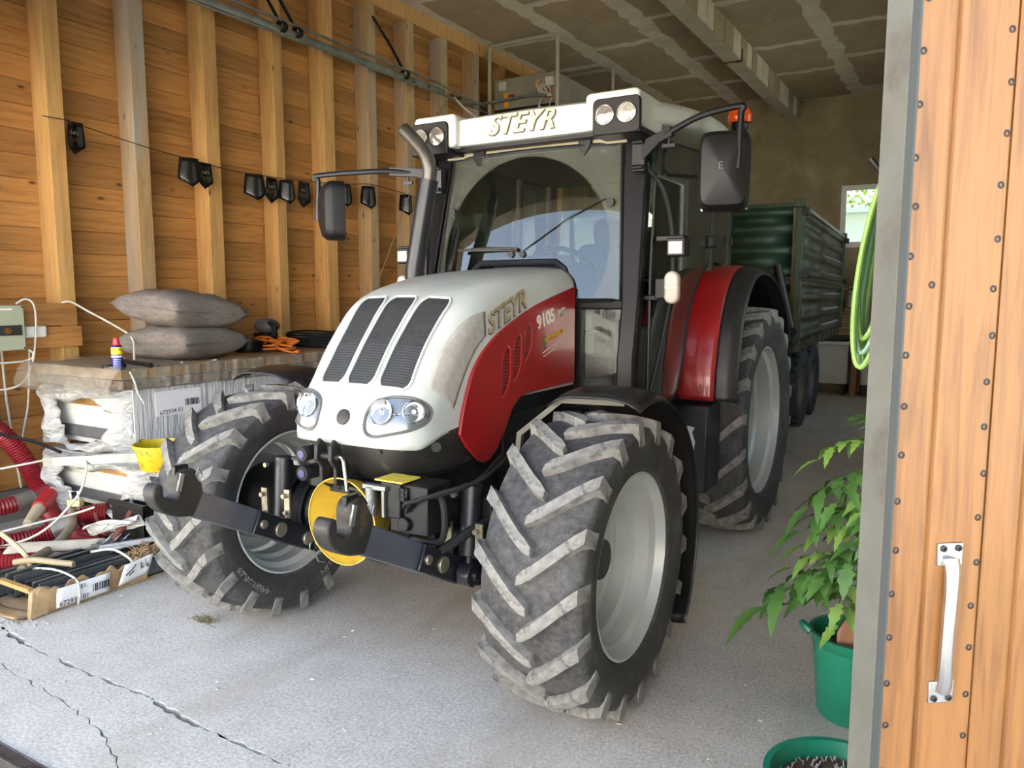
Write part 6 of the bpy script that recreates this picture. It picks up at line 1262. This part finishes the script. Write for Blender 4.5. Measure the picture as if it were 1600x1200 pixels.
for p, yaw, pit, sc in (((-.27, 3.28, 1.16), R(196), .1, 1.35), ((-.26, 3.29, 1.05), R(200), .35, 1.5), ((-.26, 3.30, .98), R(175), .1, 1.2), ((-.27, 3.29, .90), R(205), .15, 1.5), ((-.28, 3.30, .80), R(190), .1, 1.5), ((-.31, 3.2, .70), R(180), .05, 1.5), ((-.30, 3.2, .66), R(200), .25, 2.0), ((-.31, 3.24, .58), R(186), .2, 1.9), ((-.32, 3.3, .50), R(170), .1, 1.4), ((-.33, 3.33, .54), R(176), -.05, 1.3), ((-.25, 3.24, 1.0), R(230), .5, 1.2), ((-.25, 3.22, .9), R(250), .4, 1.3), ((-.24, 3.2, .8), R(215), .3, 1.3), ((-.24, 3.2, 1.1), R(225), .4, 1.2), ((-.25, 3.2, .7), R(240), .3, 1.3), ((-.22, 3.2, .6), R(225), .3, 1.3), ((-.22, 3.2, .95), R(200), .2, 1.1), ((-.27, 3.28, 1.2), R(120), -.3, .9), ((-.27, 3.28, 1.21), R(250), -.6, .9)): lf(p, yaw, pit, sc)
for k, (p, yaw, pit, sc, roll, mi) in enumerate(leafspec):
    o = place('leaf', LM[mi if mi is not None else k % 5], tp, Vector(p)); o.rotation_euler = (roll, pit, yaw); o.scale = (sc, sc, sc)
# garden hose on a post behind the door
po = thing('timber_post', (.06, 2.72, 0), 'upright timber post behind the open door', 'post'); MB().b2((-.0, 2.68, 0), (.12, 2.80, ZC - .01)).build('shaft', M['stud'], po, bevel=.004); MB().tube([(0, 2.72, 2.14), (-.12, 2.70, 2.13), (-.26, 2.68, 2.13), (-.29, 2.68, 2.17)], .01, 8).build('hook', M['iron'], po)
gh = thing('garden_hose', (-.20, 2.66, 1.5), 'light green garden hose hung in loops behind the door edge', 'hose'); hm = mat('lime_hose', (140, 176, 84), .4, 0, (126, 164, 76), 8); hm2 = mat('grey_green_hose', (118, 154, 128), .4)
for k in range(8):
    h_ = .315 - .022 * (k % 3); w_ = .050 - .004 * k; cy = 2.62 + .017 * k
    MB().tube([(-.205 - .078 * (.5 - .5 * math.cos(t)) ** .8 + w_ * math.sin(t), cy + .01 * math.sin(t * 2), 2.155 - h_ + h_ * math.cos(t)) for t in [2 * math.pi * q / 44 for q in range(44)]], .0085, 8, closed=True).build('loop', (hm, hm2)[k % 2], gh)
MB().tube(crs([(-.16, 2.66, 1.6), (-.15, 2.66, 1.45), (-.165, 2.66, 1.38), (-.20, 2.65, 1.34)], 5), [.0085] * 10 + [.012] * 6, 8).build('hose_end', hm, gh)
